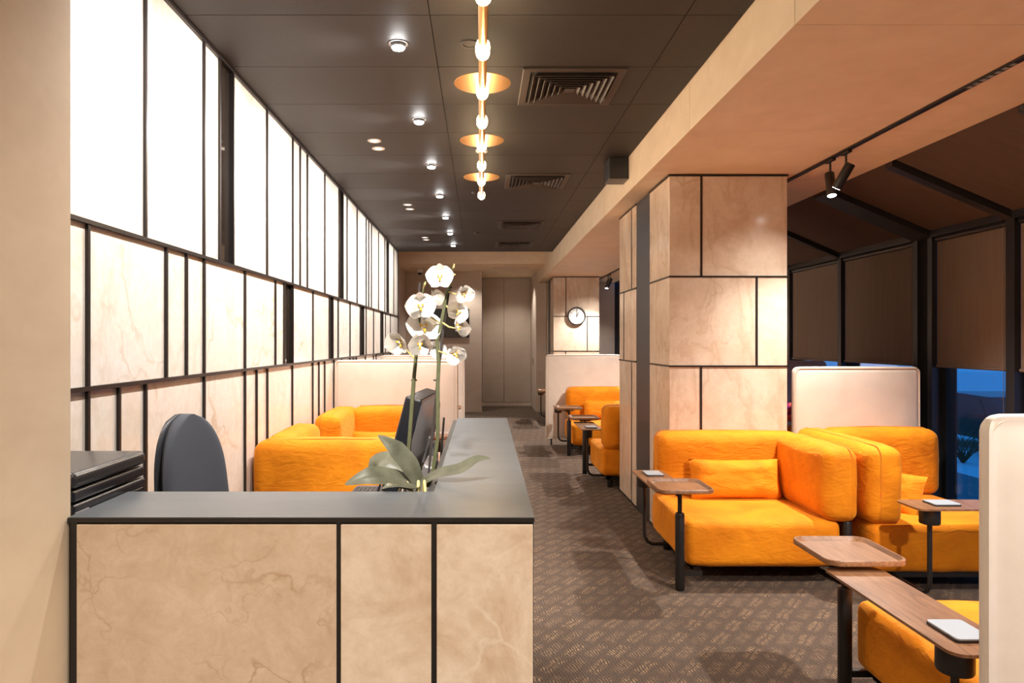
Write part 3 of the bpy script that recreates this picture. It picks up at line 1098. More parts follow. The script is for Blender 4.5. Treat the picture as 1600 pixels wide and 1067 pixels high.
leaf([PO(655, 757, 1.99), PO(640, 728, 1.95), PO(618, 702, 1.92), PO(591, 680, 1.90)], [0.016, 0.028, 0.026, 0.002], up=(0.35, -1, 0.4)).obj('leaf', M['leaf'], orc, smooth=True)
leaf([PO(650, 756, 2.0), PO(632, 742, 2.08), PO(608, 722, 2.14), PO(588, 724, 2.17), PO(584, 738, 2.18)], [0.014, 0.026, 0.036, 0.028, 0.004], up=(0.2, -0.8, 0.6)).obj('leaf', M['leaf'], orc, smooth=True)
leaf([PO(650, 758, 1.98), PO(620, 749, 1.93), PO(580, 745, 1.88), PO(539, 757, 1.86)], [0.014, 0.030, 0.030, 0.002], up=(0, -0.75, 0.66)).obj('leaf', M['leaf'], orc, smooth=True)
leaf([PO(655, 757, 1.98), PO(685, 741, 1.95), PO(720, 733, 1.92), PO(745, 718, 1.91), PO(766, 716, 1.91)], [0.013, 0.021, 0.022, 0.014, 0.002], up=(0, -0.6, 0.8)).obj('leaf', M['leaf'], orc, smooth=True)
leaf([PO(652, 759, 1.97), PO(640, 764, 1.90), PO(612, 760, 1.84), PO(596, 764, 1.83)], [0.012, 0.02, 0.018, 0.002], up=(0, -0.2, 1)).obj('leaf', M['leaf'], orc, smooth=True)

DS = 1.95
stemR = [PO(668, 760, 1.99), PO(676, 739, 1.98), PO(684, 684, DS), PO(684, 600, DS), PO(685.6, 569, DS), PO(683, 534, DS), PO(690, 502, DS), PO(695, 476, DS), PO(696, 462, DS), PO(701.5, 449, DS), PO(704, 438, DS), PO(706, 424, DS - 0.01), PO(707, 418, DS - 0.02)]
B().tube(stemR, [0.0055] * 5 + [0.005] * 4 + [0.004, 0.003, 0.0022, 0.0015], 8).obj('flower_stem', M['stem'], orc, smooth=True)
stemL = [PO(640, 760, 1.99), PO(634, 732, 1.98), PO(639, 694, DS), PO(646, 600, DS), PO(650, 556, DS), PO(653, 520, DS), PO(658, 480, DS), PO(661, 455, DS), PO(663, 441, DS - 0.01)]
B().tube(stemL, [0.0055] * 5 + [0.004, 0.003, 0.0025, 0.0018], 8).obj('flower_stem', M['stem'], orc, smooth=True)
B().tube([PO(668, 760, 2.0), PO(683, 600, 1.965), PO(693, 511, 1.97), PO(704, 436, 1.965)], 0.0036, 8).obj('stake', M['stake'], orc)
B().tube([PO(637, 760, 2.0), PO(648, 590, 1.965), PO(656, 441, 1.965)], 0.0036, 8).obj('stake', M['stake'], orc)
for p in (PO(682, 594, 1.957), PO(647, 594, 1.957), PO(702, 449, 1.957)):
    B().lathe([(0.007, -0.002), (0.009, -0.002), (0.009, 0.002), (0.007, 0.002)], 10, p).obj('clip', M['stake'], orc)


def petal_mesh(name, length, width, cup, pw=0.75, ruff=0.0):
    b = B()
    n, m = 10, 8
    rings = []
    for i in range(n + 1):
        s = i / n
        w_ = width * (math.sin(math.pi * min(1, s ** pw)) ** 0.75 if 0 < s < 1 else 0.0) + 0.0008
        row = []
        for j in range(m + 1):
            u = j / m * 2 - 1
            x = w_ * u
            y = length * s
            z = cup * (s * s * 0.9 + u * u * 0.35 * math.sin(math.pi * s)) + ruff * math.sin(u * 5 + s * 4) * s
            row.append((x, y, z))
        rings.append(row)
    vr = [[b.b.verts.new(p) for p in r] for r in rings]
    for a, c in zip(vr, vr[1:]):
        for j in range(m):
            b.face((a[j], a[j + 1], c[j + 1], c[j]))
    ext = bmesh.ops.solidify(b.b, geom=list(b.b.faces), thickness=0.0007)
    return b.mesh(name, M['petal'], smooth=True)


pm = petal_mesh('petal', 0.041, 0.027, 0.006, 0.8, 0.001)
sm = petal_mesh('sepal', 0.037, 0.0155, 0.005, 0.85)
lipb = B()
lipb.lathe([(0.001, 0.0), (0.006, 0.002), (0.0075, 0.008), (0.004, 0.014), (0.001, 0.016)], 10)
lipb.tube([(0, 0.002, 0.008), (0.009, 0.004, 0.012), (0.011, 0.010, 0.016)], [0.004, 0.0045, 0.001], 6)
lipb.tube([(0, 0.002, 0.008), (-0.009, 0.004, 0.012), (-0.011, 0.010, 0.016)], [0.004, 0.0045, 0.001], 6)
lipb.tube([(0, -0.004, 0.008), (0, -0.014, 0.016), (0, -0.022, 0.014)], [0.004, 0.005, 0.001], 6)
lipm = lipb.mesh('lip', M['lip'], True)
ctr = B().lathe([(0.001, -0.004), (0.005, -0.002), (0.0045, 0.006), (0.001, 0.010)], 10).mesh('flower', M['petal'], True)


def flower(px, py, d, face, size=1.0, roll=0.0, close=0.0, stem_to=None):
    """face: direction the flower looks to; close 0 open .. 1 bud."""
    loc = PO(px, py, d)
    fz = Vector(face).normalized()
    q = fz.to_track_quat('Z', 'Y')
    f = inst('flower', ctr, orc, loc)
    f.rotation_mode = 'QUATERNION'
    from mathutils import Quaternion
    f.rotation_quaternion = q @ Quaternion((0, 0, 1), roll)
    f.scale = (size, size, size)
    tl = math.radians(8 + 70 * close)
    for k, (mesh, ang, nm) in enumerate(((pm, -82, 'petal'), (pm, 82, 'petal'), (sm, 0, 'sepal'), (sm, 140, 'sepal'), (sm, -140, 'sepal'))):
        rot = Matrix.Rotation(math.radians(ang), 4, 'Z') @ Matrix.Rotation(tl, 4, 'X')
        p = inst(nm, mesh, f)
        p.rotation_euler = rot.to_euler()
        p.location = (0, 0, 0.001 if nm == 'petal' else -0.001)
    inst('lip', lipm, f, (0, 0, 0), (0, 0, 0), (0.6, 0.6, 0.6))
    if stem_to is not None:
        s = PO(*stem_to)
        mid = (s + loc) / 2 + Vector((0, 0, -0.006))
        B().tube([s, mid, loc - fz * 0.004], [0.0026, 0.0024, 0.002], 6).obj('pedicel', M['pedicel'], orc, smooth=True)
    return f


flower(688, 432, 1.90, (-0.12, -1, -0.10), 1.02, 0.0, 0.0, (703, 446, DS))
flower(724, 457, 1.91, (0.30, -1, -0.55), 0.92, 0.25, 0.38, (701, 456, DS))
flower(718, 487, 1.92, (-0.35, -1, -0.2), 0.92, -0.55, 0.15, (697, 478, DS))
flower(657, 478, 1.89, (0.15, -1, -0.15), 1.15, 0.1, 0.08, (688, 505, DS))
flower(676, 467, 1.93, (0.5, 0.7, 0.2), 0.85, 0.0, 0.42, (695, 472, DS))
flower(661, 512, 1.95, (0.30, -0.8, 0.30), 1.40, 0.05, 0.02, (684, 532, DS))
flower(627, 533, 1.93, (-0.55, -0.8, -0.45), 1.22, 0.25, 0.28, (648, 560, DS))
flower(656, 538, 1.86, (0.12, -1, -0.2), 1.05, 0.0, 0.36, (649, 558, DS))
flower(713, 512, 1.92, (0.75, -0.45, 0.30), 1.05, -0.5, 0.30, (690, 503, DS))
flower(711, 552, 1.90, (0.25, -1, -0.45), 0.95, 0.6, 0.34, (684, 548, DS))
flower(681, 540, 1.99, (-0.2, 0.6, -0.7), 1.1, 0.9, 0.15, None)
for a, c, e in ((PO(706, 424, DS), PO(709, 417, DS - 0.03), PO(710, 412, DS - 0.03)), (PO(661, 452, DS), PO(664, 444, DS - 0.02), PO(665, 440, DS - 0.02)), (PO(704, 432, DS), PO(709, 429, DS - 0.01), PO(712, 429, DS - 0.01))):
    B().tube([a, c, e], [0.002, 0.003, 0.0015], 6).obj('bud', M['pedicel'], orc, smooth=True)

# ------------------------------------------------------------------ sofas


def sofa(label, org, ax, ay, W=1.04, D=0.88, top=0.845, pad=True, board=(-0.195, 0.025, 0.0, 0.70), post=(-0.056, -0.03), tray=(-0.012, -0.03), tagged=False, seed=0.0, cup=True, pad_y=None, tray_rot=0.0, zt=0.62):
    """Corner lounge module. Local frame: open at x=0 (side table) and y=0 (front), upholstered walls at x=W and y=D.
    ax, ay: world directions of the local axes; org: world position of the local origin."""
    R = Matrix(((ax[0], ay[0], 0, 0), (ax[1], ay[1], 0, 0), (0, 0, 1, 0), (0, 0, 0, 1)))
    t = thing('lounge_sofa', (org[0], org[1], 0), label, 'sofa', 'orange lounge sofas')
    T = 0.205

    def put(b, name, mat, smooth=True, parent=t):
        return b.xf(R).obj(name, mat, parent, smooth)

    put(B().soft((0.0, 0.0, 0.125), (W - 0.10, D - 0.02, 0.405), 0.042, 9, 4, 0.012, 0.006, seed), 'seat', M['orange'])
    z0 = 0.40
    back = put(B().soft((0.015, D - T, z0), (W, D, top), 0.065, 9, 5, 0.010, 0.007, seed + 3), 'back_cushion', M['orange'])
    arm = put(B().soft((W - T, -0.02, z0), (W, D - T + 0.03, top), 0.065, 9, 5, 0.012, 0.009, seed + 7), 'side_cushion', M['orange'])
    r = 0.0035

    def arcpts(y0, z_top, x, rad=0.06, zb=0.45):
        pts = [(x, y0 - 0.004, zb), (x, y0 - 0.004, z_top - rad)]
        for k in range(1, 6):
            a = math.pi / 2 * k / 5
            pts.append((x, y0 + rad - (rad + 0.004) * math.cos(a), z_top - rad + (rad + 0.004) * math.sin(a)))
        return pts
    ap = arcpts(-0.024, top + 0.002, W - 0.055) + [(W - 0.055, D * 0.4, top + 0.012), (W - 0.055, D - T - 0.03, top + 0.004)]
    put(B().tube(ap, r, 6), 'piping', M['orange_pipe'], True, arm)
    bp = [(p[1] + 0.035, D - 0.055, p[2]) for p in arcpts(-0.024, top + 0.002, 0)] + [(W * 0.5, D - 0.055, top + 0.010), (W - 0.07, D - 0.055, top + 0.003)]
    put(B().tube(bp, r, 6), 'piping', M['orange_pipe'], True, back)
    if tagged:
        # small red label sewn into the seam of the back cushion's end
        put(B().box(0.006, 0.016, D - 0.062, D - 0.050, 0.53, 0.60), 'sewn_label', M['red'], False, back)
    # black steel base
    fr = B()
    fr.box(0.05, W - 0.06, 0.14, 0.18, 0.085, 0.124)
    fr.box(0.05, W - 0.06, D - 0.10, D - 0.06, 0.085, 0.124)
    fr.box(0.05, 0.09, 0.05, D - 0.06, 0.085, 0.124)
    fr.box(W - 0.10, W - 0.06, 0.05, D - 0.06, 0.085, 0.124)
    fr.box(min(post[0], 0.05), max(post[0], 0.07), post[1] - 0.015, post[1] + 0.015, 0.09, 0.118)
    fr.box(0.05, 0.08, min(post[1], 0.14), max(post[1], 0.15), 0.09, 0.118)
    put(fr, 'base_frame', M['black'], False)

    def leg(x, y, h):
        put(B().lathe([(0.002, 0.0), (0.024, 0.0), (0.028, 0.006), (0.028, h - 0.014), (0.024, h - 0.004), (0.015, h), (0.002, h)], 16, (x, y, 0)), 'leg', M['black'])
    leg(post[0], post[1], 0.47)
    leg(W - 0.055, 0.03, 0.405)
    leg(W - 0.055, D - 0.06, 0.405)
    leg(0.09, D - 0.10, 0.124)
    # walnut tray on a rod above the corner post
    rod = B().tube([(post[0], post[1], 0.465), (post[0], post[1], zt - 0.014)], 0.0135, 12)
    rod.tube([(post[0], post[1], zt - 0.06), (post[0] - 0.05, post[1], zt - 0.018)], 0.007, 8)
    put(rod, 'tray_rod', M['black'])
    put(B().lathe([(0.01, zt - 0.018), (0.075, zt - 0.018), (0.085, zt - 0.001), (0.01, zt - 0.001)], 20, (post[0], post[1], 0)), 'tray_bracket', M['walnut'])
    tb = B()
    cx, cy = post[0] + tray[0], post[1] + tray[1]
    w_, h_ = 0.325, 0.35
    rings = [[(x, y, z) for x, y in rrect(cx, cy, w_ - i, h_ - i, 0.055, 6)] for i, z in ((0.03, zt), (0.0, zt + 0.006), (0.0, zt + 0.024), (0.004, zt + 0.027), (0.014, zt + 0.027), (0.02, zt + 0.022), (0.034, zt + 0.010))]
    tb.loft(rings)
    put(tb, 'tray', M['walnut'])
    # side board, cup and bent tube
    x0, x1, y0, y1 = board
    zb_ = 0.585
    b = B()
    b.loft([[(x, y, z) for x, y in rrect((x0 + x1) / 2, (y0 + y1) / 2, x1 - x0, y1 - y0, 0.045, 6)] for z in (zb_, zb_ + 0.010)])
    put(b, 'side_board', M['walnut'], False)
    if cup:
        cxp, cyp = x0 + 0.07, y1 - 0.10
        put(B().lathe([(0.002, zb_ - 0.085), (0.048, zb_ - 0.085), (0.052, zb_ - 0.078), (0.052, zb_ - 0.001), (0.002, zb_ - 0.001)], 22, (cxp, cyp, 0)), 'socket_cup', M['black'])
        put(B().tube([(cxp, cyp, zb_ - 0.08), (cxp, cyp, 0.20), (cxp + 0.004, cyp, 0.155), (cxp + 0.02, cyp, 0.122), (cxp + 0.05, cyp, 0.105), (0.09, cyp, 0.104)], 0.0125, 10), 'bent_tube', M['black'])
    if pad:
        py_ = (y1 - 0.16) if pad_y is None else pad_y
        o = pad
        t2 = thing('charging_pad', (0, 0, 0), o, 'pad', 'pale pads on the side boards')
        c = R @ Vector(((x0 + x1) / 2 + 0.005, py_, 0))
        t2.location = (org[0] + c.x, org[1] + c.y, zb_ + 0.0101)
        B().plate(0, 0, 0.115, 0.15, 0.012, 0, 0.008).xf(R).obj('base', M['blackplastic'], t2)
        B().plate(0, 0, 0.112, 0.147, 0.012, 0.008, 0.0125).xf(R).obj('top_plate', M['pad'], t2)
    return t


def pillow(label, loc, w_, h_, th, rz, lean, seed=0.0):
    b = B()
    n = 16
    top, bot = [], []
    for i in range(n + 1):
        rt_, rb_ = [], []
        for j in range(n + 1):
            u, v = i / n * 2 - 1, j / n * 2 - 1
            k = (max(0, 1 - u ** 4) * max(0, 1 - v ** 4)) ** 0.55
            pinch = 1 - 0.07 * (1 - u * u) * v * v - 0.0
            x = u * w_ / 2 * (1 - 0.06 * (1 - v * v) * 0.6)
            z = v * h_ / 2 * (1 - 0.07 * (1 - u * u))
            d = th / 2 * k * (1 + 0.18 * noise.noise(Vector((u * 3 + seed, v * 3, seed))))
            rt_.append((x, -d, z))
            rb_.append((x, d, z))
        top.append(rt_)
        bot.append(rb_)
    va = [[b.b.verts.new(p) for p in r] for r in top]
    vb = [[b.b.verts.new(p) for p in r] for r in bot]
    for i in range(n):
        for j in range(n):
            b.face((va[i][j], va[i + 1][j], va[i + 1][j + 1], va[i][j + 1]))
            b.face((vb[i][j], vb[i][j + 1], vb[i + 1][j + 1], vb[i + 1][j]))
    bmesh.ops.remove_doubles(b.b, verts=b.b.verts, dist=1e-5)
    o = b.obj('lumbar_pillow', M['orange'], None, True)
    o.location = loc
    o.rotation_euler = (lean, 0, rz)
    return tag(o, label, 'pillow', 'orange lumbar pillows')


def screen(label, x0, x1, y0, y1, z0=0.09, z1=1.31):
    t = thing('privacy_screen', ((x0 + x1) / 2, (y0 + y1) / 2, 0), label, 'screen', 'cream upholstered screens')
    hx, hy = (x1 - x0) / 2, (y1 - y0) / 2
    p = B().soft((-hx, -hy, z0), (hx, hy, z1), 0.045, 8, 4, 0.003)
    # widen the corner rounding in the plane of the screen
    p.obj('panel', M['cream'], t, True)
    for sy in (-hy + 0.006, hy - 0.006):
        pts = [(-hx + 0.012, sy, z0 + 0.05), (-hx + 0.012, sy, z1 - 0.06)]
        for k in range(1, 6):
            a = math.pi / 2 * k / 5
            pts.append((-hx + 0.012 + 0.05 - 0.05 * math.cos(a), sy, z1 - 0.06 + 0.048 * math.sin(a)))
        pts += [(hx - 0.062, sy, z1 - 0.012)]
        for k in range(1, 6):
            a = math.pi / 2 * k / 5
            pts.append((hx - 0.062 + 0.05 * math.sin(a), sy, z1 - 0.06 + 0.048 * math.cos(a)))
        pts.append((hx - 0.012, sy, z0 + 0.05))
        B().tube(pts, 0.004, 6).obj('piping', M['cream_pipe'], t, True)
    for x in (-hx + 0.08, hx - 0.08):
        B().tube([(x, 0, 0.0), (x, 0, z0 + 0.02)], 0.012, 10).obj('leg', M['black'], t)
    return t


PADS = 'pale pads on the side boards'
# right hand row
sofa('orange sofa against the marble column, nearest whole one', (1.262, 4.15), (1, 0), (0, 1), D=0.885, seed=1, board=(-0.198, 0.02, -0.05, 0.66), pad='pale pad on the board beside the column sofa')
pillow('orange pillow on the sofa against the marble column', (1.77, 4.735, 0.545), 0.63, 0.28, 0.15, 0, math.radians(-14), 1)
sofa('orange sofa before the cream screen and window, back to back with column sofa', (3.27, 4.05), (0, 1), (-1, 0), W=1.02, D=0.94, top=0.865, seed=2, tagged=True, board=(-0.37, -0.14, 0.25, 0.90), post=(-0.056, 0.05), pad='pale pad on the board in front of the window sofa', pad_y=0.70)
pillow('orange pillow half hidden behind the side cushion of the window sofa', (2.68, 4.50, 0.52), 0.5, 0.28, 0.14, math.radians(-72), math.radians(-22), 2)
sofa('orange sofa in the near right corner, mostly hidden by the cream screen', (1.595, 2.91), (1, 0), (0, -1), D=1.06, seed=3, post=(-0.056, 0.03), tray=(-0.008, 0.03), zt=0.612, pad='pale pad on the nearest board at the picture corner', board=(-0.225, 0.0, 0.17, 0.94), pad_y=0.79)
screen('cream upholstered screen at the right picture edge, nearest of all', 1.312, 2.36, 1.762, 1.80)
screen('cream upholstered screen behind the window sofa', 2.347, 3.30, 5.10, 5.165)
screen('cream upholstered screen further back, peeping over the window sofa screen', 2.36, 3.42, 6.72, 6.78)
sofa('orange sofa behind the window sofa screen, only a sliver showing', (2.36, 6.15), (1, 0), (0, -1), W=0.9, D=0.95, seed=4, pad=None)
sc = B().soft((2.40, 5.26, 0.872), (2.72, 5.54, 1.0), 0.05, 6, 3, 0.01, 0.03)
tag(sc.obj('printed_scarf', M['magenta'], None, True), 'magenta printed scarf bundled on the sofa behind the marble column', 'scarf')

sofa('orange far sofa turned away, its end peeping out beside the column', (1.246, 7.72), (1, 0), (0, -1), D=0.79, seed=5, pad='pale pad on the board of the far turned-away sofa')
sofa('orange far sofa facing us before the far cream screen', (1.224, 8.99), (1, 0), (0, 1), D=0.86, seed=6, pad=None)
pillow('orange pillow on the far sofa before the far cream screen', (1.76, 9.56, 0.545), 0.62, 0.27, 0.15, 0, math.radians(-14), 4)
screen('cream upholstered screen behind the far right sofa', 0.955, 2.05, 9.885, 9.95)
sofa('orange farthest sofa under the clock, hidden behind the far screen', (1.262, 12.15), (1, 0), (0, 1), D=0.885, seed=7, pad=None)
# left hand row along the marble wall
sofa('orange sofa with its back to the reception desk', (-0.41, 5.03), (-1, 0), (0, -1), W=0.965, D=0.91, top=0.895, seed=8, pad=None)
sofa('orange sofa facing us by the marble wall, before the left screen', (-0.47, 5.50), (0, 1), (-1, 0), W=0.875, D=0.875, top=0.90, seed=9, pad=None, post=(0.70, -0.10), tray=(0.0, 0.02), board=(-0.17, 0.04, 0.25, 0.8), zt=0.635)
pillow('orange pillow on the sofa by the marble wall', (-0.88, 6.07, 0.56), 0.56, 0.29, 0.15, 0, math.radians(-14), 6)
screen('cream upholstered screen behind the left sofas, nearer one', -1.37, -0.207, 6.41, 6.475, z1=1.325)
screen('cream upholstered screen further along the marble wall', -1.37, -0.215, 9.38, 9.445)
sofa('orange sofa hidden between the two left screens, tray edge showing', (-0.50, 8.40), (0, 1), (-1, 0), W=0.92, D=0.85, top=0.88, seed=10, pad=None, post=(0.55, -0.08), tray=(0, 0), board=(-0.17, 0.04, 0.25, 0.75))
sofa('orange farthest left sofa beyond both screens, tray edge showing', (-0.50, 11.5), (0, 1), (-1, 0), W=0.92, D=0.85, top=0.88, seed=11, pad=None, post=(0.60, -0.08), tray=(0, 0), board=(-0.17, 0.04, 0.25, 0.75))

# ------------------------------------------------------------------ ceiling fittings
ORD = ['nearest', 'second nearest', 'third nearest', 'middle', 'third farthest', 'second farthest', 'farthest']
washY = [3.506, 4.70, 5.91, 7.11, 8.345, 9.57, 10.77]
ring_m = B().lathe([(0.040, 0.0), (0.043, -0.004), (0.052, -0.004), (0.053, 0.0)], 24, cap=False).mesh('trim_ring', M['vent'], True)
cupd = B().lathe([(0.041, 0.0), (0.034, -0.012), (0.030, -0.020), (0.001, -0.020)], 24).mesh('adjustable_head', M['black'], True)
ledm = B().lathe([(0.001, -0.0215), (0.034, -0.0215), (0.028, -0.029), (0.001, -0.032)], 20).mesh('lens', M['glow_white'], True)
for k, y in enumerate(washY):
    t = thing('wall_washer_spotlight', (-0.42, y, CEIL), 'bright recessed spotlight aimed at the marble wall, %s of its row' % ORD[k], 'spotlight', 'recessed spotlights along the marble wall')
    inst('trim_ring', ring_m, t)
    inst('adjustable_head', cupd, t)
    inst('lens', ledm, t)
    spot((-0.43, y, CEIL - 0.048), (-1.42, y + 0.02, 1.75), E_WASH, COOL, 136, 0.6, 0.025)
for y in (2.3,):
    spot((-0.43, y, CEIL - 0.042), (-1.42, y + 0.3, 1.75), E_WASH, COOL, 118, 0.75, 0.025)
dl_ring = B().lathe([(0.030, 0.001), (0.032, -0.004), (0.050, -0.005), (0.052, 0.001)], 24, cap=False).mesh('trim_ring', M['white'], True)
dl_lens = B().lathe([(0.001, -0.002), (0.031, -0.002), (0.031, 0.0)], 20).mesh('lens', M['glow_soft'], True)
for k, (x, y) in enumerate(((-0.805, 5.20), (-0.806, 5.41), (-0.808, 7.63), (-0.808, 7.88), (-0.81, 10.04), (-0.81, 10.26))):
    t = thing('small_downlight', (x, y, CEIL), 'small white round downlight, %s one of the %s pair' % (('nearer', 'farther')[k % 2], ('nearest', 'middle', 'farthest')[k // 2]), 'downlight', 'small paired downlights')
    inst('trim_ring', dl_ring, t)
    inst('lens', dl_lens, t)
    if k % 2 == 0:
        spot((x, y + 0.1, CEIL - 0.02), (x, y + 0.1, 0), E_DOWN, NEUT, 100, 0.8, 0.05)
t = thing('ceiling_speaker', (-0.053, 3.51, CEIL), 'flat dark round ceiling speaker beside the brass lamp', 'speaker')
B().lathe([(0.034, 0.0), (0.036, -0.004), (0.046, -0.004), (0.048, 0.0)], 24, cap=False).obj('rim', M['vent'], t, True)
B().lathe([(0.001, -0.003), (0.012, -0.004), (0.033, -0.001)], 20, cap=False).obj('cone', M['vent'], t, True)
for y in (7.0, 9.6):
    t = thing('smoke_detector', (-0.05, y, CEIL), 'small dark smoke detector, %s on the ceiling' % ('nearer one' if y < 8 else 'farther one'), 'detector')
    B().lathe([(0.001, -0.02), (0.02, -0.02), (0.035, -0.008), (0.037, 0.0)], 20, cap=False).obj('body', M['vent'], t, True)

# square four-way air diffusers
for k, (x, y) in enumerate(VENTS):
    t = thing('air_diffuser', (x, y, CEIL), 'square dark louvred ceiling air diffuser, %s of four' % ('nearest', 'second nearest', 'second farthest', 'farthest')[k], 'vent', 'square ceiling air diffusers')
    s = 0.293

    def sq(h, z):
        return [(-h, -h, z), (h, -h, z), (h, h, z), (-h, h, z)]
    B().loft([sq(s, -0.0), sq(s, -0.008), sq(s - 0.004, -0.010), sq(s - 0.045, -0.010), sq(s - 0.05, -0.002)], cap=False).obj('frame', M['vent'], t)
    B().loft([sq(s - 0.05, -0.0015), sq(0.001, -0.0012)]).obj('duct', M['void'], t)
    for j in range(6):
        h = s - 0.062 - j * 0.034
        B().loft([sq(h - 0.022, -0.002), sq(h, -0.024), sq(h - 0.002, -0.026), sq(h - 0.025, -0.002)], cap=False).obj('louvre', M['vent'], t)
    B().loft([sq(0.022, -0.002), sq(0.03, -0.024), sq(0.001, -0.022)]).obj('core', M['vent'], t)
tag(B().box(1.07, XB - 0.001, 5.66, 5.88, 2.85, CEIL - 0.001, 0.006, 2).obj('wall_speaker', M['frame']), 'small dark speaker box in the corner of ceiling and beam', 'speaker')

# brass pendant: one long rod with glowing glass sections and three discs
pz, pxx = 2.843, 0.013
pd = thing('pendant_lamp', (pxx, 3.0, CEIL), 'long brass rod pendant lamp with glowing bulbs and three discs', 'lamp')


def plc(y, z=pz):
    return (0.0, y - 3.0, z - CEIL)


bulbs = [2.62, 3.14, 3.66, 4.17, 4.68, 5.21, 5.72, 6.27]
hl = 0.062
prev = 1.6
for y in bulbs:
    B().tube([plc(prev), plc(y - hl)], 0.0205, 20).obj('rod', M['brass'], pd, True)
    prev = y + hl
for k, y in enumerate(bulbs):
    prof = [(0.012, -hl), (0.030, -hl + 0.008), (0.033, -hl + 0.03), (0.033, hl - 0.03), (0.030, hl - 0.008), (0.012, hl)]
    B().lathe(prof, 20, plc(y), 'Y').obj('bulb', M['glow_warm'], pd, True)
    point((pxx, y, pz - 0.07), E_BULB, (1.0, 0.70, 0.40), 0.035)
for y in (3.61, 4.64, 5.67):
    B().lathe([(0.02, 0.020), (0.149, 0.020), (0.150, 0.0215), (0.149, 0.023), (0.02, 0.023)], 48, plc(y)).obj('disc', M['brass'], pd, True)
for y in (2.95, 5.45):
    B().tube([plc(y, pz + 0.02), plc(y, CEIL)], 0.006, 10).obj('hanger', M['brass'], pd)
    B().lathe([(0.001, -0.018), (0.045, -0.018), (0.048, -0.012), (0.048, 0.0)], 24, (0, y - 3.0, 0), cap=True).obj('ceiling_rose', M['white'], pd, True)

# track with twin spot heads under the beam
tr = thing('track_rail', (2.37, 6.0, ZB), 'long black lighting track recessed along the beam underside', 'track')
B().box(-0.018, 0.018, Y0 + 0.1 - 6.0, YE - 0.1 - 6.0, -0.012, -0.0005).obj('rail', M['black'], tr)
B().box(0.0185, 0.032, Y0 + 0.1 - 6.0, YE - 0.1 - 6.0, -0.003, -0.0005).obj('edge_trim', M['offwhite'], tr)
gr = B()
for k in range(7):
    gr.box(-0.010, 0.010, 3.02 + k * 0.045 - 6.0, 3.045 + k * 0.045 - 6.0, -0.014, -0.0121)
gr.obj('contact_plate', M['silver'], tr)


def track_head(loc, aim, label, energy, color=NEUT, angle=55, blend=0.6, vis=True):
    loc = Vector(loc)
    dv = (Vector(aim) - loc).normalized()
    if vis:
        t = thing('track_spotlight', loc + Vector((0, 0, 0.075)), label, 'spotlight', 'black twin track spotlights')
        B().box(-0.014, 0.014, -0.05, 0.05, -0.03 + 0.0, -0.0135, 0.003, 1).xf(Matrix.Translation((0, 0, ZB - t.location.z))).obj('adapter', M['black'], t)
        B().tube([(0, 0, ZB - t.location.z - 0.028), (0, 0, -0.06)], 0.007, 10).obj('stem', M['black'], t)
        c = Vector((0, 0, -0.075)) + dv * 0.03
        a, e = c - dv * 0.085, c + dv * 0.085
        B().tube([a, a + dv * 0.006, e - dv * 0.002, e], [0.027, 0.031, 0.031, 0.029], 20).obj('body', M['black'], t, True)
        B().tube([e, e + dv * 0.002], [0.0275, 0.024], 20).obj('lens', M['glow_track'], t, True)
        start = t.location + e + dv * 0.012
    else:
        start = loc + dv * 0.13
    spot(start, aim, energy, color, angle, blend, 0.03)


track_head((2.37, 4.42, 2.60), (1.72, 5.3, 0.9), 'black track spotlight turned to the marble column, beside its twin', E_COLUMN, NEUT, 96, 1.0)
track_head((2.37, 4.62, 2.59), (2.25, 3.85, 0.0), 'black track spotlight turned to the orange sofas, beside its twin', E_TRACK, NEUT, 132, 0.8)
track_head((2.37, 12.45, 2.60), (1.78, 13.3, 1.0), 'black track spotlight near the clock, nearer of its pair', E_COLUMN, NEUT, 96, 1.0)
track_head((2.37, 12.62, 2.59), (1.6, 12.2, 0.0), 'black track spotlight near the clock, farther of its pair', E_TRACK, NEUT, 120)

# unseen lamps without fittings, added along track and ceiling, mostly as fill
for y, aim in ((0.5, (2.0, 1.0, 0.0)), (2.2, (2.2, 2.6, 0.0)), (8.45, (1.7, 8.3, 0.0)), (10.6, (1.8, 10.4, 0.0))):
    track_head((2.37, y, 2.60), aim, '', E_TRACK, NEUT, 125, vis=False)
track_head((2.37, 13.6, 2.60), (2.3, 13.9, 0.0), '', 40.0, NEUT, 110, 1.0, vis=False)  # unseen head added to brighten the wall segment past the clock column
for x, y in ((0.2, -1.4), (0.2, 0.2), (-0.5, -0.6)):  # fill downlights added around the viewer, no fittings
    spot((x, y, CEIL - 0.03), (x - 0.1, y + 0.25, 0), E_REAR_FILL, WARM, 130, 0.8, 0.06)
spot((-0.05, -0.35, CEIL - 0.03), (-0.14, 1.95, 1.55), 620.0, NEUT, 24, 0.8, 0.03)  # narrow unseen spot added to brighten the orchid flowers
for x, y in ((-0.3, 14.0), (0.75, 15.0)):  # first is added fill for the far end, second serves the recessed lights
    spot((x, y, 2.96), (x, y, 0), 60, NEUT, 120, 0.7, 0.05)
B().lathe([(0.001, -0.003), (0.04, -0.003), (0.045, 0.0)], 16, (0.50, 15.0, 2.98)).lathe([(0.001, -0.003), (0.04, -0.003), (0.045, 0.0)], 16, (0.72, 15.0, 2.98)).obj('recessed_light', M['offwhite'], sof)

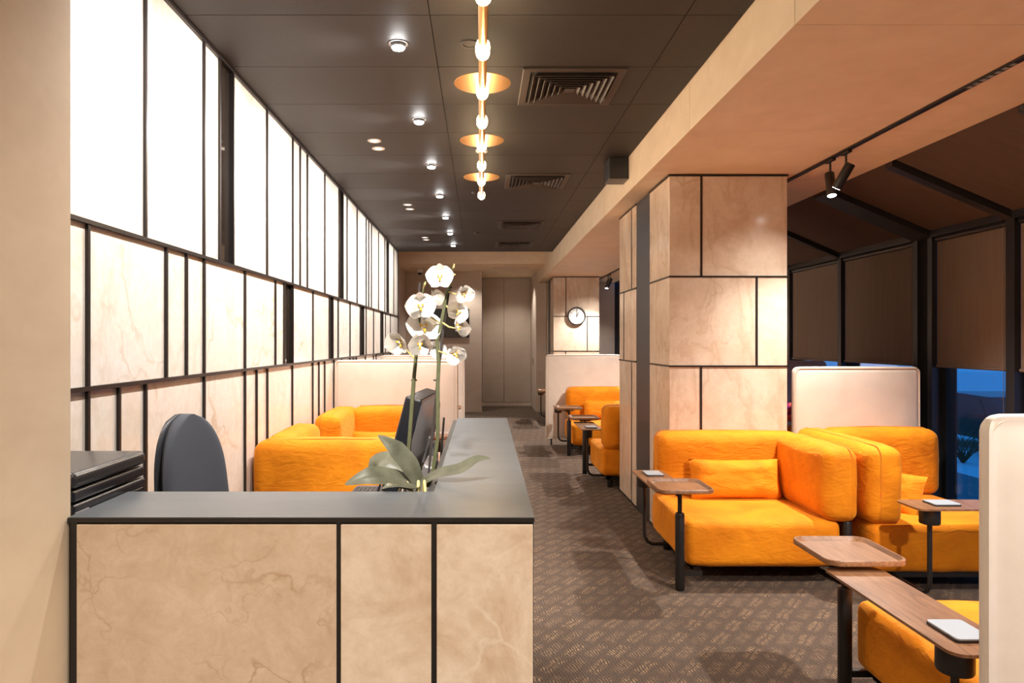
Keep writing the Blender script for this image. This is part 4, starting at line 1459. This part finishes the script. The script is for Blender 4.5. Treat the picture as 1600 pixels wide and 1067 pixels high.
# ------------------------------------------------------------------ clock, television, camera
ck = thing('wall_clock', (1.847, 13.055, 1.985), 'round black-rimmed wall clock reading one o’clock on the far column', 'clock')
B().lathe([(0.002, -0.0), (0.172, -0.0), (0.176, -0.02), (0.172, -0.038), (0.155, -0.040), (0.150, -0.026)], 40, axis='Y', cap=False).obj('rim', M['black'], ck, True)
B().lathe([(0.002, -0.024), (0.153, -0.024), (0.153, -0.004)], 40, axis='Y').obj('dial', M['clockface'], ck)


def txt(s, size, loc, mat, parent, rot=(math.pi / 2, 0, 0), name='numeral'):
    cu = bpy.data.curves.new(name, 'FONT')
    cu.body = s
    cu.size = size
    cu.align_x = 'CENTER'
    cu.align_y = 'CENTER'
    cu.extrude = 0.0006
    o = bpy.data.objects.new(name, cu)
    COL.objects.link(o)
    dg = bpy.context.evaluated_depsgraph_get()
    me = bpy.data.meshes.new_from_object(o.evaluated_get(dg))
    bpy.data.objects.remove(o)
    bpy.data.curves.remove(cu)
    me.name = name
    me.materials.clear()
    me.materials.append(mat)
    o = inst(name, me, parent, loc, rot)
    return o


for k in range(1, 13):
    a = math.radians(90 - 30 * k)
    txt(str(k), 0.042, (0.122 * math.cos(a), -0.0256, 0.122 * math.sin(a)), M['black'], ck)
B().box(-0.0045, 0.0045, -0.0285, -0.027, -0.02, 0.118).obj('minute_hand', M['black'], ck)
hh = B().box(-0.006, 0.006, -0.031, -0.0295, -0.02, 0.082)
hh.xf(Matrix.Rotation(math.radians(30), 4, 'Y')).obj('hour_hand', M['black'], ck)
B().lathe([(0.001, -0.034), (0.009, -0.034), (0.009, -0.026)], 12, axis='Y').obj('hub', M['black'], ck)

tv = thing('television', (-0.655, YE - 0.003, 1.89), 'dark flat television on the far plaster wall behind the orchid', 'television')
B().box(-0.425, 0.425, -0.045, 0.0, -0.305, 0.305, 0.006, 2).obj('housing', M['blackplastic'], tv)
B().box(-0.415, 0.415, -0.0465, -0.0452, -0.285, 0.295).obj('display', M['screen'], tv)
cm = thing('security_camera', (-1.24, 14.1, 2.98), 'small white dome security camera under the far soffit', 'camera')
B().lathe([(0.06, 0.0), (0.06, -0.04), (0.052, -0.06)], 20, cap=True).obj('base', M['white'], cm, True)
B().lathe([(0.045, -0.06), (0.04, -0.085), (0.02, -0.103), (0.001, -0.107)], 20, cap=True).obj('dome', M['blackplastic'], cm, True)
